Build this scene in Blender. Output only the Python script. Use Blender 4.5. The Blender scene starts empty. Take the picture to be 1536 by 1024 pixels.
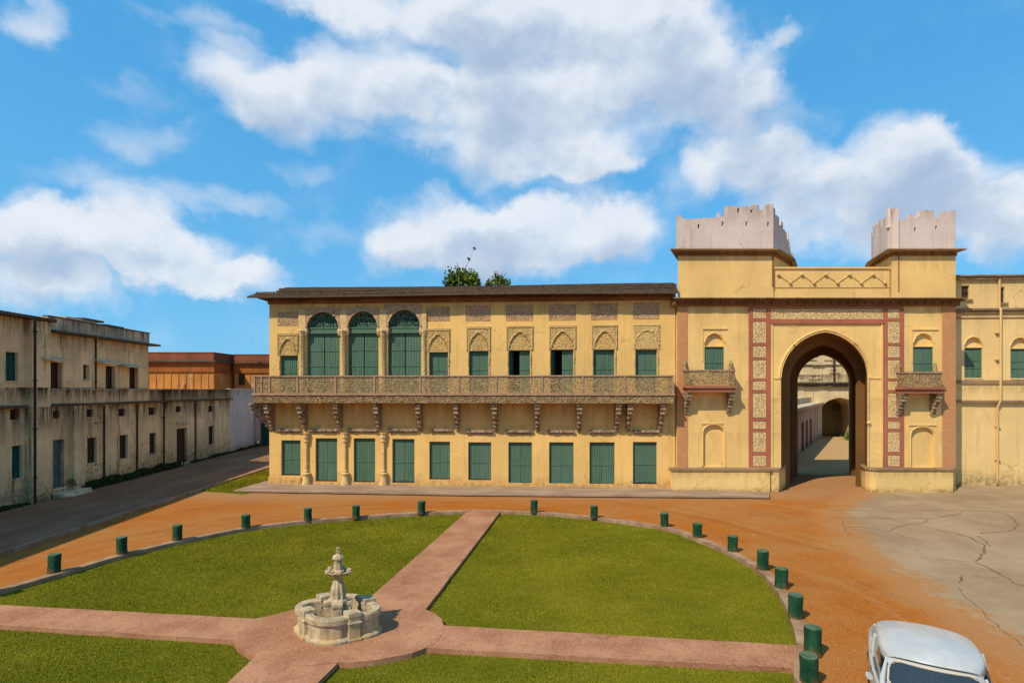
import bpy, bmesh, math, random
import numpy as np
from mathutils import Vector, Matrix, noise
from mathutils.geometry import tessellate_polygon
R = math.radians
random.seed(7)
S = bpy.context.scene
COL = S.collection

# ------------------------------------------------------------------ camera
FP, CX, HY, EYE = 800.0, 768.0, 585.0, 5.0        # focal in px of a 1536 px wide frame, horizon row, eye height
cam = bpy.data.objects.new('camera', bpy.data.cameras.new('camera'))
COL.objects.link(cam); S.camera = cam
cam.location = (0, 0, EYE); cam.rotation_euler = (R(90), 0, 0)
cam.data.sensor_width = 36; cam.data.lens = 36*FP/1536
cam.data.shift_y = (HY-512)/1536
cam.data.clip_end = 5000; cam.data.clip_start = 0.1

# ------------------------------------------------------------------ exposure, sun, sky
S.view_settings.view_transform = 'Standard'; S.view_settings.look = 'None'
S.view_settings.gamma = 1; S.view_settings.exposure = 0.0
SUNV = Vector((0.64, 0.62, -1.0)).normalized()      # the way the light travels
EL = math.asin(-SUNV.z)
sun = bpy.data.objects.new('sun', bpy.data.lights.new('sun', 'SUN'))
COL.objects.link(sun); sun.data.energy = 4.9; sun.data.angle = R(0.53); sun.data.color = (1, .90, .72)
sun.rotation_euler = SUNV.to_track_quat('-Z', 'Y').to_euler()
sun.location = (-20, -20, 40)

W = bpy.data.worlds.new('World'); S.world = W; W.use_nodes = True
def world_sky():
    nt = W.node_tree; N = nt.nodes; L = nt.links
    N.clear()
    def node(t, **k):
        n = N.new(t)
        for a, b in k.items(): setattr(n, a, b)
        return n
    def math_(op, a, b=None, c=None, clamp=False):
        n = node('ShaderNodeMath', operation=op); n.use_clamp = clamp
        for i, x in enumerate((a, b, c)):
            if x is None: continue
            if isinstance(x, (int, float)): n.inputs[i].default_value = x
            else: L.new(x, n.inputs[i])
        return n.outputs[0]
    def vm(op, *xs):
        n = node('ShaderNodeVectorMath', operation=op)
        for i, x in enumerate(xs):
            if isinstance(x, (tuple, list)): n.inputs[i].default_value = x
            elif isinstance(x, (int, float)): n.inputs['Scale'].default_value = x
            else: L.new(x, n.inputs[i])
        return n
    sky = node('ShaderNodeTexSky'); sky.sky_type = 'NISHITA'; sky.sun_disc = False
    sky.sun_elevation = EL
    sky.sun_rotation = math.atan2(-SUNV.x, -SUNV.y)
    sky.air_density = 1.0; sky.dust_density = 0.1; sky.ozone_density = 1.0
    grade = node('ShaderNodeHueSaturation'); grade.inputs['Saturation'].default_value = 1.12
    grade.inputs['Value'].default_value = 1.0
    L.new(sky.outputs[0], grade.inputs['Color'])
    tint = node('ShaderNodeMixRGB', blend_type='MULTIPLY'); tint.inputs[0].default_value = 1
    tint.inputs[2].default_value = (0.66, 0.93, 1.08, 1)
    L.new(grade.outputs[0], tint.inputs[1])
    flat = node('ShaderNodeMixRGB'); flat.inputs[0].default_value = .68; flat.inputs[2].default_value = (.57, 2.95, 5.7, 1)
    L.new(tint.outputs[0], flat.inputs[1])
    tcs = node('ShaderNodeTexCoord'); sz = node('ShaderNodeSeparateXYZ'); L.new(tcs.outputs['Generated'], sz.inputs[0])
    hz = node('ShaderNodeMapRange'); L.new(sz.outputs[2], hz.inputs[0]); hz.inputs[1].default_value = .0; hz.inputs[2].default_value = .45; hz.inputs[3].default_value = .55; hz.inputs[4].default_value = 0
    pale = node('ShaderNodeMixRGB'); pale.inputs[2].default_value = (1.35, 3.7, 5.7, 1); L.new(hz.outputs[0], pale.inputs[0]); L.new(flat.outputs[0], pale.inputs[1]); tint = pale
    bg = node('ShaderNodeBackground'); bg.inputs[1].default_value = 0.15
    L.new(tint.outputs[0], bg.inputs[0])
    # direction -> (azimuth, elevation slope)
    tc = node('ShaderNodeTexCoord'); sx = node('ShaderNodeSeparateXYZ'); L.new(tc.outputs['Generated'], sx.inputs[0])
    az = math_('ARCTAN2', sx.outputs[0], sx.outputs[1])
    hyp = math_('SQRT', math_('ADD', math_('MULTIPLY', sx.outputs[0], sx.outputs[0]), math_('MULTIPLY', sx.outputs[1], sx.outputs[1])))
    el = math_('DIVIDE', sx.outputs[2], math_('MAXIMUM', hyp, .02))
    cmb = node('ShaderNodeCombineXYZ'); L.new(az, cmb.inputs[0]); L.new(el, cmb.inputs[1])
    P = cmb.outputs[0]
    def noise_(vec, scale, detail, rough=.55, col=False):
        n = node('ShaderNodeTexNoise'); n.noise_dimensions = '2D'
        n.inputs['Scale'].default_value = scale; n.inputs['Detail'].default_value = detail; n.inputs['Roughness'].default_value = rough
        L.new(vec, n.inputs['Vector']); return n.outputs['Color' if col else 'Fac']
    w1 = vm('SUBTRACT', noise_(P, 6.5, 6, .6, True), (.5, .5, .5)).outputs[0]
    w1 = vm('SCALE', w1, .11).outputs[0]
    PW = vm('ADD', P, w1).outputs[0]
    blobs = [(360,125,90,62,1),(455,165,100,60,1),(560,120,120,70,1),(700,150,150,80,1),(860,180,150,85,1),(880,80,180,80,1.1),
      (1010,60,110,80,1),(1075,130,95,65,1),(1135,160,60,40,.8),(620,25,190,50,.75),(830,10,240,60,1),(480,0,90,38,.7),(800,240,140,45,.8),
      (880,250,70,26,.7),(600,215,80,20,.35),
      (650,345,105,62,1),(760,355,115,62,1),(870,335,110,60,1),(950,345,70,55,.9),(740,400,120,32,.7),(590,375,50,48,.8),
      (1095,235,85,50,1),(1175,270,90,60,1),(1330,240,105,70,1.1),(1400,240,85,60,1),(1455,280,85,60,1),(1250,330,110,50,.9),
      (1510,345,80,60,1),(1400,345,110,60,.9),(1030,270,40,40,.4),
      (15,325,75,56,1),(85,365,115,66,1),(205,350,100,58,1),(270,390,110,52,1),(350,420,95,30,.9),(70,430,120,40,.95),
      (480,350,55,34,.42),(205,200,80,38,.5),(195,135,70,30,.4),(120,270,90,22,.35),(45,18,75,42,.8),(325,35,75,34,.55),(1168,58,26,18,.5),(440,262,55,22,.35),
      (320,300,120,26,.5),(210,15,50,18,.35),(1210,185,60,22,.35),
      (-200,300,160,70,1),(-350,120,200,80,1),(1750,250,160,80,1),(2000,380,260,70,1)]
    def dens(vec):
        acc = None
        for (x, y, rx, ry, a) in blobs:
            A = math.atan((x-CX)/FP); E = (HY-y)/FP*math.cos(A)
            ix = 1/(rx/FP*math.cos(A)**2*1.17); iy = 1/(ry/FP*math.cos(A)*1.15)
            q = vm('MULTIPLY_ADD', vec, (ix, iy, 0), (-A*ix, -E*iy, 0)).outputs[0]
            d = vm('DOT_PRODUCT', q, q).outputs['Value']
            m = math_('SUBTRACT', 1, d, clamp=True)
            acc = math_('MULTIPLY', m, a) if acc is None else math_('MULTIPLY_ADD', m, a, acc)
        return acc
    d0 = dens(PW)
    up = vm('ADD', PW, (-.012, .045, 0)).outputs[0]
    d1 = dens(up)
    n1 = noise_(P, 8, 8, .52)
    n2 = noise_(vm('ADD', P, (-.010, .03, 0)).outputs[0], 8, 6, .5)
    # scattered clouds for the rest of the sky (behind the camera)
    back = math_('MULTIPLY', math_('GREATER_THAN', math_('ABSOLUTE', az), 1.35), .0)
    body = math_('ADD', math_('MINIMUM', d0, 1.1), math_('MULTIPLY', math_('SUBTRACT', n1, .5), .95))
    far = node('ShaderNodeMapRange'); L.new(noise_(P, 2.2, 5), far.inputs[0])
    far.inputs[1].default_value = .5; far.inputs[2].default_value = .75; far.inputs[3].default_value = 0; far.inputs[4].default_value = .9
    wide = node('ShaderNodeMapRange'); L.new(math_('ABSOLUTE', az), wide.inputs[0]); wide.inputs[1].default_value = 1.0; wide.inputs[2].default_value = 1.4
    body = math_('MULTIPLY_ADD', far.outputs[0], wide.outputs[0], body)
    mk = node('ShaderNodeMapRange'); mk.interpolation_type = 'SMOOTHSTEP'; L.new(body, mk.inputs[0])
    mk.inputs[1].default_value = .0; mk.inputs[2].default_value = 1.15; mk.inputs[3].default_value = 0; mk.inputs[4].default_value = .93
    # shading of the cloud body: bright where little cloud lies towards the sun, grey-blue below
    thick = math_('ADD', math_('MULTIPLY', math_('MINIMUM', d1, 1.6), .42), math_('MULTIPLY', math_('SUBTRACT', n2, n1), 1.1))
    thick = math_('ADD', thick, math_('MULTIPLY', math_('SUBTRACT', noise_(P, 4.0, 4), .5), 1.1))
    sh = node('ShaderNodeMapRange'); sh.interpolation_type = 'SMOOTHSTEP'; L.new(thick, sh.inputs[0])
    sh.inputs[1].default_value = .12; sh.inputs[2].default_value = .95
    ramp = node('ShaderNodeValToRGB'); L.new(sh.outputs[0], ramp.inputs[0])
    cr = ramp.color_ramp; cr.elements[0].color = (.85, .885, .94, 1); cr.elements[1].color = (.42, .535, .71, 1)
    e = cr.elements.new(.4); e.color = (.65, .73, .84, 1)
    cbg = node('ShaderNodeBackground'); cbg.inputs[1].default_value = 1.0; L.new(ramp.outputs[0], cbg.inputs[0])
    mix = node('ShaderNodeMixShader'); L.new(mk.outputs[0], mix.inputs[0]); L.new(bg.outputs[0], mix.inputs[1]); L.new(cbg.outputs[0], mix.inputs[2])
    out = node('ShaderNodeOutputWorld'); L.new(mix.outputs[0], out.inputs[0])
world_sky()
W.cycles.sampling_method = 'MANUAL'; W.cycles.sample_map_resolution = 512

# ------------------------------------------------------------------ helpers
def lin(r, g, b, k=1.0):
    f = lambda c: (c/255/12.92 if c/255 <= .04045 else ((c/255+.055)/1.055)**2.4)
    return (f(r)*k, f(g)*k, f(b)*k)
def G(px, py, z=0.0):                                  # where the sight line through a pixel meets the level z
    Y = (EYE-z)*FP/(py-HY); return ((px-CX)/FP*Y, Y)
class Frame:                                            # a wall plane: x along it, y into the building, z up
    def __init__(s, ox, oy, ang):
        s.o = Vector((ox, oy, 0)); s.a = ang; s.c = math.cos(ang); s.s = math.sin(ang)
    def u(s, px, d=0.0):
        k = (px-CX)/FP
        ox, oy = s.o.x - s.s*d, s.o.y + s.c*d
        # (ox + c u) = k (oy + s u)
        return (k*oy-ox)/(s.c-k*s.s)
    def pt(s, px, py, d=0.0):
        u = s.u(px, d); Y = s.o.y + s.s*u + s.c*d
        return (u, EYE+(HY-py)/FP*Y)
    def z(s, px, py, d=0.0): return s.pt(px, py, d)[1]
    def world(s, u, d, z=0): return (s.o.x+s.c*u-s.s*d, s.o.y+s.s*u+s.c*d, z)

class MB:
    def __init__(s): s.v = []; s.f = []; s.T = None; s.sm = set()
    def add(s, vs, fs, smooth=False):
        b = len(s.v)
        if s.T is not None: vs = [s.T @ Vector(q) for q in vs]
        s.v += [tuple(q) for q in vs]
        for f in fs:
            if smooth: s.sm.add(len(s.f))
            s.f.append(tuple(i+b for i in f))
        return s
    def box(s, x0, x1, y0, y1, z0, z1):
        return s.add([(x0,y0,z0),(x1,y0,z0),(x1,y1,z0),(x0,y1,z0),(x0,y0,z1),(x1,y0,z1),(x1,y1,z1),(x0,y1,z1)],
              [(0,3,2,1),(4,5,6,7),(0,1,5,4),(1,2,6,5),(2,3,7,6),(3,0,4,7)])
    def slab(s, outer, holes=(), y0=0, y1=.3, back=True):   # outlines in (x,z); wall with openings and their reveals
        loops = [[Vector((x, y0, z)) for x, z in lp] for lp in [outer]+list(holes)]
        tr = tessellate_polygon(loops); fl = [q for lp in loops for q in lp]
        s.add(fl, tr)
        if back: s.add([(q.x, y1, q.z) for q in fl], tr)
        for lp in loops:
            n = len(lp)
            s.add([tuple(q) for q in lp]+[(q.x, y1, q.z) for q in lp], [(i, (i+1) % n, n+(i+1) % n, n+i) for i in range(n)])
        return s
    def prism_yz(s, poly, x0, x1):
        n = len(poly); tr = tessellate_polygon([[Vector((0, y, z)) for y, z in poly]])
        s.add([(x0, y, z) for y, z in poly]+[(x1, y, z) for y, z in poly],
              list(tr)+[tuple(i+n for i in t) for t in tr]+[(i, (i+1) % n, n+(i+1) % n, n+i) for i in range(n)]); return s
    def prism_xy(s, poly, z0, z1, holes=(), bottom=True, smooth=False):
        loops = [[Vector((x, y, 0)) for x, y in lp] for lp in [poly]+list(holes)]
        tr = tessellate_polygon(loops); fl = [q for lp in loops for q in lp]
        s.add([(q.x, q.y, z1) for q in fl], tr)
        if bottom: s.add([(q.x, q.y, z0) for q in fl], tr)
        for lp in loops:
            n = len(lp)
            s.add([(q.x, q.y, z0) for q in lp]+[(q.x, q.y, z1) for q in lp], [(i, (i+1) % n, n+(i+1) % n, n+i) for i in range(n)], smooth)
        return s
    def lathe(s, prof, cx=0, cy=0, n=24, flutes=0, amp=0.0, rad=None):
        vs = []; m = len(prof)
        for z, r in prof:
            for i in range(n):
                a = 2*math.pi*i/n
                q = r*(1+(amp*math.cos(flutes*a) if flutes else 0))*(rad(a) if rad else 1)
                vs.append((cx+q*math.cos(a), cy+q*math.sin(a), z))
        fs = [(j*n+i, j*n+(i+1) % n, (j+1)*n+(i+1) % n, (j+1)*n+i) for j in range(m-1) for i in range(n)]
        s.add(vs, fs, True)
        s.add([vs[i] for i in range(n)], [tuple(range(n))[::-1]]); s.add([vs[(m-1)*n+i] for i in range(n)], [tuple(range(n))])
        return s
    def tube(s, pts, r, n=8):
        vs = []; pts = [Vector(p) for p in pts]; rs = r if isinstance(r, (list, tuple)) else [r]*len(pts)
        for i, p in enumerate(pts):
            t = (pts[min(i+1, len(pts)-1)]-pts[max(i-1, 0)]).normalized()
            a = t.orthogonal().normalized(); b = t.cross(a)
            for k in range(n):
                q = 2*math.pi*k/n; vs.append(p+(a*math.cos(q)+b*math.sin(q))*rs[i])
        s.add(vs, [(j*n+i, j*n+(i+1) % n, (j+1)*n+(i+1) % n, (j+1)*n+i) for j in range(len(pts)-1) for i in range(n)], True)
        s.add([vs[i] for i in range(n)], [tuple(range(n))]); s.add([vs[-n+i] for i in range(n)], [tuple(range(n))])
        return s
    def mesh(s, name, mat, bevel=0):
        me = bpy.data.meshes.new(name); me.from_pydata(s.v, [], s.f)
        if s.sm:
            me.polygons.foreach_set('use_smooth', [i in s.sm for i in range(len(s.f))])
        bm = bmesh.new(); bm.from_mesh(me)
        bmesh.ops.remove_doubles(bm, verts=bm.verts, dist=1e-4)
        bmesh.ops.recalc_face_normals(bm, faces=bm.faces)
        if bevel:
            es = [e for e in bm.edges if len(e.link_faces) == 2 and e.calc_face_angle(0) > .6]
            bmesh.ops.bevel(bm, geom=es, offset=bevel, segments=2, affect='EDGES', clamp_overlap=True, profile=.6)
        bm.to_mesh(me); bm.free()
        if s.sm: me.set_sharp_from_angle(angle=R(40))
        me.materials.append(mat); return me
    def build(s, name, mat, parent=None, bevel=0):
        o = bpy.data.objects.new(name, s.mesh(name, mat, bevel)); COL.objects.link(o)
        if parent: o.parent = parent
        return o
def tag(o, label=None, cat=None, group=None, kind=None):
    if label: o['label'] = label
    if cat: o['category'] = cat
    if group: o['group'] = group
    if kind: o['kind'] = kind
    return o
def empty(name, loc, rz=0, **k):
    o = bpy.data.objects.new(name, None); COL.objects.link(o); o.location = loc; o.rotation_euler = (0, 0, rz)
    o.empty_display_size = .3
    return tag(o, **k)
def rect(x0, x1, z0, z1): return [(x0, z0), (x1, z0), (x1, z1), (x0, z1)]
def arch(x0, x1, z0, zs, zt, n=10, peak=.12, cusps=0):  # opening outline with a curved or pointed head
    cx = (x0+x1)/2; hw = (x1-x0)/2; out = [(x0, z0), (x1, z0)]
    for i in range(2*n+1):
        a = math.pi*i/(2*n); s_ = abs(math.cos(a))
        z = zs+(zt-zs)*((1-peak)*math.sin(a)+peak*(1-s_))
        x = cx+hw*math.cos(a)
        if cusps:
            k = 1-.055*abs(math.sin(cusps*a)); x = cx+(x-cx)*k; z = zs+(z-zs)*k
        out.append((x, z))
    return out
def arch_h(x, x0, x1, zs, zt, peak=.12):
    s_ = abs((x-(x0+x1)/2)/((x1-x0)/2))
    if s_ >= 1: return zs
    return zs+(zt-zs)*((1-peak)*math.sqrt(1-s_*s_)+peak*(1-s_))

# ------------------------------------------------------------------ materials
class NT:
    def __init__(s, name):
        s.m = bpy.data.materials.new(name); s.m.use_nodes = True; s.t = s.m.node_tree; s.N = s.t.nodes; s.L = s.t.links
        s.N.clear(); s.out = s.N.new('ShaderNodeOutputMaterial'); s.b = s.N.new('ShaderNodeBsdfPrincipled')
        s.L.new(s.b.outputs[0], s.out.inputs[0]); s.b.inputs['Roughness'].default_value = .9
        s.b.inputs['Specular IOR Level'].default_value = .08
        tc = s.N.new('ShaderNodeTexCoord'); oi = s.N.new('ShaderNodeObjectInfo')
        s.co = tc.outputs['Object']; s.rnd = oi.outputs['Random']
    def set(s, sock, x):
        if isinstance(x, bpy.types.NodeSocket): s.L.new(x, sock)
        elif isinstance(x, (tuple, list)) and len(x) == 3 and sock.type == 'RGBA': sock.default_value = (*x, 1)
        else: sock.default_value = x
    def mapv(s, scale=(1, 1, 1), loc=(0, 0, 0), vec=None):
        n = s.N.new('ShaderNodeMapping'); n.inputs['Scale'].default_value = scale; n.inputs['Location'].default_value = loc
        s.L.new(vec or s.co, n.inputs[0]); return n.outputs[0]
    def noise(s, scale, detail=4, rough=.55, vec=None, dist=0):
        n = s.N.new('ShaderNodeTexNoise'); n.inputs['Scale'].default_value = scale; n.inputs['Detail'].default_value = detail
        n.inputs['Roughness'].default_value = rough; n.inputs['Distortion'].default_value = dist
        s.L.new(vec or s.co, n.inputs['Vector']); return n.outputs['Fac']
    def voro(s, scale, feature='F1', vec=None, out='Distance'):
        n = s.N.new('ShaderNodeTexVoronoi'); n.feature = feature; n.inputs['Scale'].default_value = scale
        s.L.new(vec or s.co, n.inputs['Vector']); return n.outputs[out]
    def rng(s, x, a, b, c=0, d=1, smooth=True):
        n = s.N.new('ShaderNodeMapRange'); s.L.new(x, n.inputs[0])
        if smooth: n.interpolation_type = 'SMOOTHSTEP'
        for i, q in enumerate((a, b, c, d)): n.inputs[i+1].default_value = q
        return n.outputs[0]
    def math(s, op, a, b=None, clamp=False):
        n = s.N.new('ShaderNodeMath'); n.operation = op; n.use_clamp = clamp; s.set(n.inputs[0], a)
        if b is not None: s.set(n.inputs[1], b)
        return n.outputs[0]
    def mix(s, f, a, b, mode='MIX'):
        n = s.N.new('ShaderNodeMixRGB'); n.blend_type = mode; s.set(n.inputs[0], f); s.set(n.inputs[1], a); s.set(n.inputs[2], b)
        return n.outputs[0]
    def sep(s, vec=None):
        n = s.N.new('ShaderNodeSeparateXYZ'); s.L.new(vec or s.co, n.inputs[0]); return n.outputs
    def bump(s, h, strength=.5, dist=.02, normal=None):
        n = s.N.new('ShaderNodeBump'); n.inputs['Strength'].default_value = strength; n.inputs['Distance'].default_value = dist
        s.L.new(h, n.inputs['Height'])
        if normal: s.L.new(normal, n.inputs['Normal'])
        return n.outputs[0]
    def done(s, col, normal=None, rough=None, **k):
        s.set(s.b.inputs['Base Color'], col)
        if normal: s.L.new(normal, s.b.inputs['Normal'])
        if rough is not None: s.set(s.b.inputs['Roughness'], rough)
        for a, b in k.items(): s.set(s.b.inputs[a], b)
        return s.m
def mul(c, k): return tuple(x*k for x in c)

def stucco(name, base, dirt=(.16, .10, .05), grime=.25, damp=1.1, damp_col=None, bands=(), streak=.5, fine=.10, patch=.12, band_col=None, crack=.5, peel=.0, peel_col=(.45, .22, .10)):
    n = NT(name)
    big = n.noise(.45, 5, .6); mid = n.noise(2.6, 6, .65); tiny = n.noise(28, 3, .6)
    c = n.mix(n.rng(big, .35, .68), mul(base, 1-patch), mul(base, 1+patch*.55))
    c = n.mix(n.rng(mid, .52, .78, 0, .35), c, mul(base, 1-patch*2.1))
    c = n.mix(n.rng(tiny, .3, .8, 0, fine*2.2), c, mul(base, .72))
    st = n.noise(1.0, 6, .7, n.mapv((2.6, 2.6, .22)))
    c = n.mix(n.rng(st, .52, .72, 0, grime), c, dirt)
    z = n.sep()[2]
    cr = n.N.new('ShaderNodeTexVoronoi'); cr.feature = 'DISTANCE_TO_EDGE'; cr.inputs['Scale'].default_value = .42
    wv = n.N.new('ShaderNodeVectorMath'); wv.operation = 'MULTIPLY_ADD'; nc = n.N.new('ShaderNodeTexNoise'); nc.inputs['Scale'].default_value = 1.6; nc.inputs['Detail'].default_value = 6; n.L.new(n.co, nc.inputs['Vector'])
    n.L.new(nc.outputs['Color'], wv.inputs[0]); wv.inputs[1].default_value = (1.3, 1.3, 1.3); n.L.new(n.co, wv.inputs[2]); n.L.new(wv.outputs[0], cr.inputs['Vector'])
    f = n.math('MULTIPLY', n.rng(cr.outputs['Distance'], .0, .016, crack, 0), n.rng(n.noise(.7, 3), .50, .60))
    c = n.mix(f, c, mul(base, .35))
    if peel:
        pm_ = n.noise(.9, 7, .72); low = n.math('SUBTRACT', pm_, n.math('MULTIPLY', z, .035))
        c = n.mix(n.rng(low, .56, .585, 0, peel), c, peel_col)
    if damp:
        edge = n.math('ADD', z, n.math('MULTIPLY', n.noise(1.7, 6, .7), -1.5*damp))
        f = n.rng(edge, -.75*damp, .12*damp, .75, 0)
        f2 = n.math('MULTIPLY', f, n.rng(n.noise(5, 5, .7), .34, .62, .25, 1))
        c = n.mix(f2, c, damp_col or dirt)
    for (z0, ln, amt) in bands:                          # grime runs washed down from ledges
        d = n.math('SUBTRACT', z0, z)
        run = n.noise(1.0, 6, .8, n.mapv((3.2, 3.2, .30), (z0, 0, 0)))
        w = n.math('MULTIPLY', n.rng(d, 0, ln, 1, 0), n.math('GREATER_THAN', d, -.02))
        f = n.math('MULTIPLY', w, n.rng(run, .38, .60, 0, amt))
        c = n.mix(f, c, band_col or mul(dirt, .6))
    h = n.math('ADD', n.math('MULTIPLY', n.noise(3.5, 6, .6), .8), n.math('MULTIPLY', tiny, .35))
    return n.done(c, n.bump(h, .55, .03))

YEL = (0.79, 0.485, 0.162)
GAT = (0.81, 0.525, 0.192)
M = {}
M['yellow'] = stucco('yellow_stucco', YEL, dirt=(.30, .14, .045), grime=.34, damp=.95, damp_col=(.34, .155, .06), patch=.10, bands=((9.5, 1.1, .35), (4.35, 1.3, .35), (3.2, .8, .2)), peel=.45, peel_col=(.60, .33, .14))
M['yellow_gate'] = stucco('gate_stucco', GAT, dirt=(.32, .20, .07), grime=.30, damp=.8, damp_col=(.30, .19, .08), patch=.11, bands=((9.2, 1.1, .4), (12.0, 1.2, .35), (4.6, .9, .3), (2.9, .8, .2)), peel=.3, peel_col=(.64, .40, .19))
M['yellow_bench'] = stucco('bench_stucco', (.81, .54, .205), dirt=(.30, .19, .07), grime=.30, damp=.35, damp_col=(.20, .12, .04), patch=.12, fine=.16, bands=((1.05, .5, .35),))
M['yellow_right'] = stucco('right_wing_stucco', (.79, .54, .23), dirt=(.36, .25, .10), grime=.34, damp=1.3, damp_col=(.15, .11, .045), patch=.10, bands=((10.9, 1.2, .4), (9.0, 1.0, .3), (5.2, .6, .45)))
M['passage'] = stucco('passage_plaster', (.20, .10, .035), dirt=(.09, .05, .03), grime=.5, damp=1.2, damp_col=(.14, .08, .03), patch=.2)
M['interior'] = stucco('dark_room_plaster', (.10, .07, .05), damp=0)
M['pink'] = stucco('pale_pink_plaster', (.66, .53, .455), dirt=(.24, .15, .12), grime=.34, damp=0, patch=.10, fine=.15, bands=((14.2, 1.2, .45),))
M['wing'] = stucco('weathered_plaster', (.82, .56, .30), dirt=(.055, .034, .02), grime=.95, damp=2.0, damp_col=(.035, .033, .02), patch=.28, fine=.3,
                   bands=((8.4, 1.7, .9), (5.1, 1.0, 1.0), (4.25, 1.6, .9)), band_col=(.022, .018, .014), crack=.8, peel=.8, peel_col=(.30, .175, .09))
M['wing_grey'] = stucco('weathered_grey_parapet', (.62, .48, .32), dirt=(.05, .04, .03), grime=.8, damp=0, patch=.25, fine=.3, bands=((8.4, 1.0, .8), (5.2, .8, .9)), band_col=(.03, .024, .02))
M['whitewash'] = stucco('whitewashed_wall', (.60, .49, .43), dirt=(.30, .22, .16), grime=.3, damp=1.1, damp_col=(.16, .11, .07), patch=.08, bands=((5.0, 1.1, .6),))
M['black_ledge'] = stucco('mould_blackened_ledge', (.12, .085, .055), dirt=(.02, .018, .015), grime=.8, damp=0, patch=.4, fine=.3)
M['cream_far'] = stucco('cream_ruin_wall', (.62, .47, .26), dirt=(.10, .07, .045), grime=.65, damp=1.0, damp_col=(.15, .10, .05), patch=.2, bands=((6.6, 1.2, .9), (12, 2.5, .8)))
M['pink_far'] = stucco('rosy_plaster', (.42, .26, .19), dirt=(.14, .08, .06), grime=.4, damp=1.0, patch=.15)
M['rust'] = stucco('orange_plaster', (.60, .22, .05), dirt=(.30, .085, .02), grime=.35, damp=0, patch=.22)
M['rust_lime'] = stucco('flaking_orange_plaster', (.58, .24, .06), dirt=(.68, .50, .30), grime=.55, damp=0, patch=.25)
M['rust_dark'] = stucco('dark_orange_cornice', (.36, .115, .03), dirt=(.12, .04, .02), grime=.45, damp=0, patch=.25)
M['rust_brick'] = stucco('red_brick_parapet', (.27, .085, .045), dirt=(.10, .04, .03), grime=.4, damp=0, patch=.3, fine=.3)
M['frieze'] = stucco('rust_brown_frieze', (.27, .115, .042), dirt=(.10, .035, .018), grime=.6, damp=0, patch=.35, fine=.25)
M['ledge'] = stucco('weathered_stone_ledge', (.32, .205, .11), dirt=(.10, .06, .035), grime=.5, damp=0, patch=.3, fine=.3)
M['red'] = stucco('faded_red_paint', (.42, .135, .08), dirt=(.24, .07, .04), grime=.3, damp=.5, damp_col=(.3, .12, .06), patch=.14)
M['red_wash'] = stucco('faded_pink_red_ledge', (.38, .15, .085), dirt=(.18, .09, .05), grime=.4, damp=0, patch=.2)

def stone(name, a, b, rough=.9, sc=14, bumpd=.02):
    n = NT(name); x = n.noise(sc, 6, .7); y = n.noise(2.2, 4, .6)
    c = n.mix(n.rng(x, .32, .68), a, b); c = n.mix(n.rng(y, .5, .75, 0, .4), c, mul(a, .6))
    return n.done(c, n.bump(n.noise(sc*2.2, 5, .65), .6, bumpd), rough)
M['carved'] = stone('carved_sand_stone', (.40, .25, .095), (.70, .49, .21))
M['carved_pink'] = stone('carved_rosy_stone', (.38, .225, .12), (.70, .48, .28), sc=12)
M['carved_gold'] = stone('carved_cream_gold_panel', (.56, .38, .17), (.76, .56, .28), sc=9)
M['jaali'] = stone('weathered_lattice_stone', (.21, .13, .06), (.43, .30, .155), sc=7)
M['rail'] = stone('brown_rail_stone', (.29, .165, .10), (.44, .28, .17), sc=6)
M['bracket'] = stone('brown_bracket_stone', (.13, .078, .042), (.42, .30, .185), sc=5)
M['lintel'] = stone('worn_lintel_stone', (.13, .075, .06), (.50, .33, .19), sc=6)
M['column'] = stone('sand_column_plaster', (.50, .33, .14), (.72, .50, .22), sc=7)
M['fount'] = stone('pale_carved_stone', (.36, .275, .18), (.62, .52, .38), sc=6, bumpd=.012)
def fountain_stone():
    n = NT('fountain_stone'); z = n.sep()[2]
    c = n.mix(n.rng(n.noise(5, 6, .7), .3, .7), (.30, .215, .125), (.56, .43, .265))
    c = n.mix(n.rng(n.noise(1, 5, .7, n.mapv((9, 9, 1.4))), .50, .68, 0, .6), c, (.13, .09, .055))
    f = n.math('MULTIPLY', n.rng(z, 0, .42, 1, 0), n.rng(n.noise(2.3, 4, .6), .42, .62))
    c = n.mix(n.math('MULTIPLY', f, .7), c, (.50, .31, .12))
    return n.done(c, n.bump(n.noise(26, 5, .7), .4, .008), .88)
M['fount'] = fountain_stone()
M['fount_dark'] = stone('damp_basin_floor', (.05, .04, .03), (.12, .10, .07))

def slate():
    n = NT('grey_stone_slab_roof')
    c = n.mix(n.rng(n.noise(6, 6, .75, n.mapv((1, 4, 4))), .3, .7), (.036, .024, .016), (.15, .105, .07))
    c = n.mix(n.rng(n.noise(.9, 4), .45, .7, 0, .55), c, (.12, .075, .045))
    return n.done(c, n.bump(n.noise(16, 6, .7), 1, .04))
M['slate'] = slate()

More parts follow.
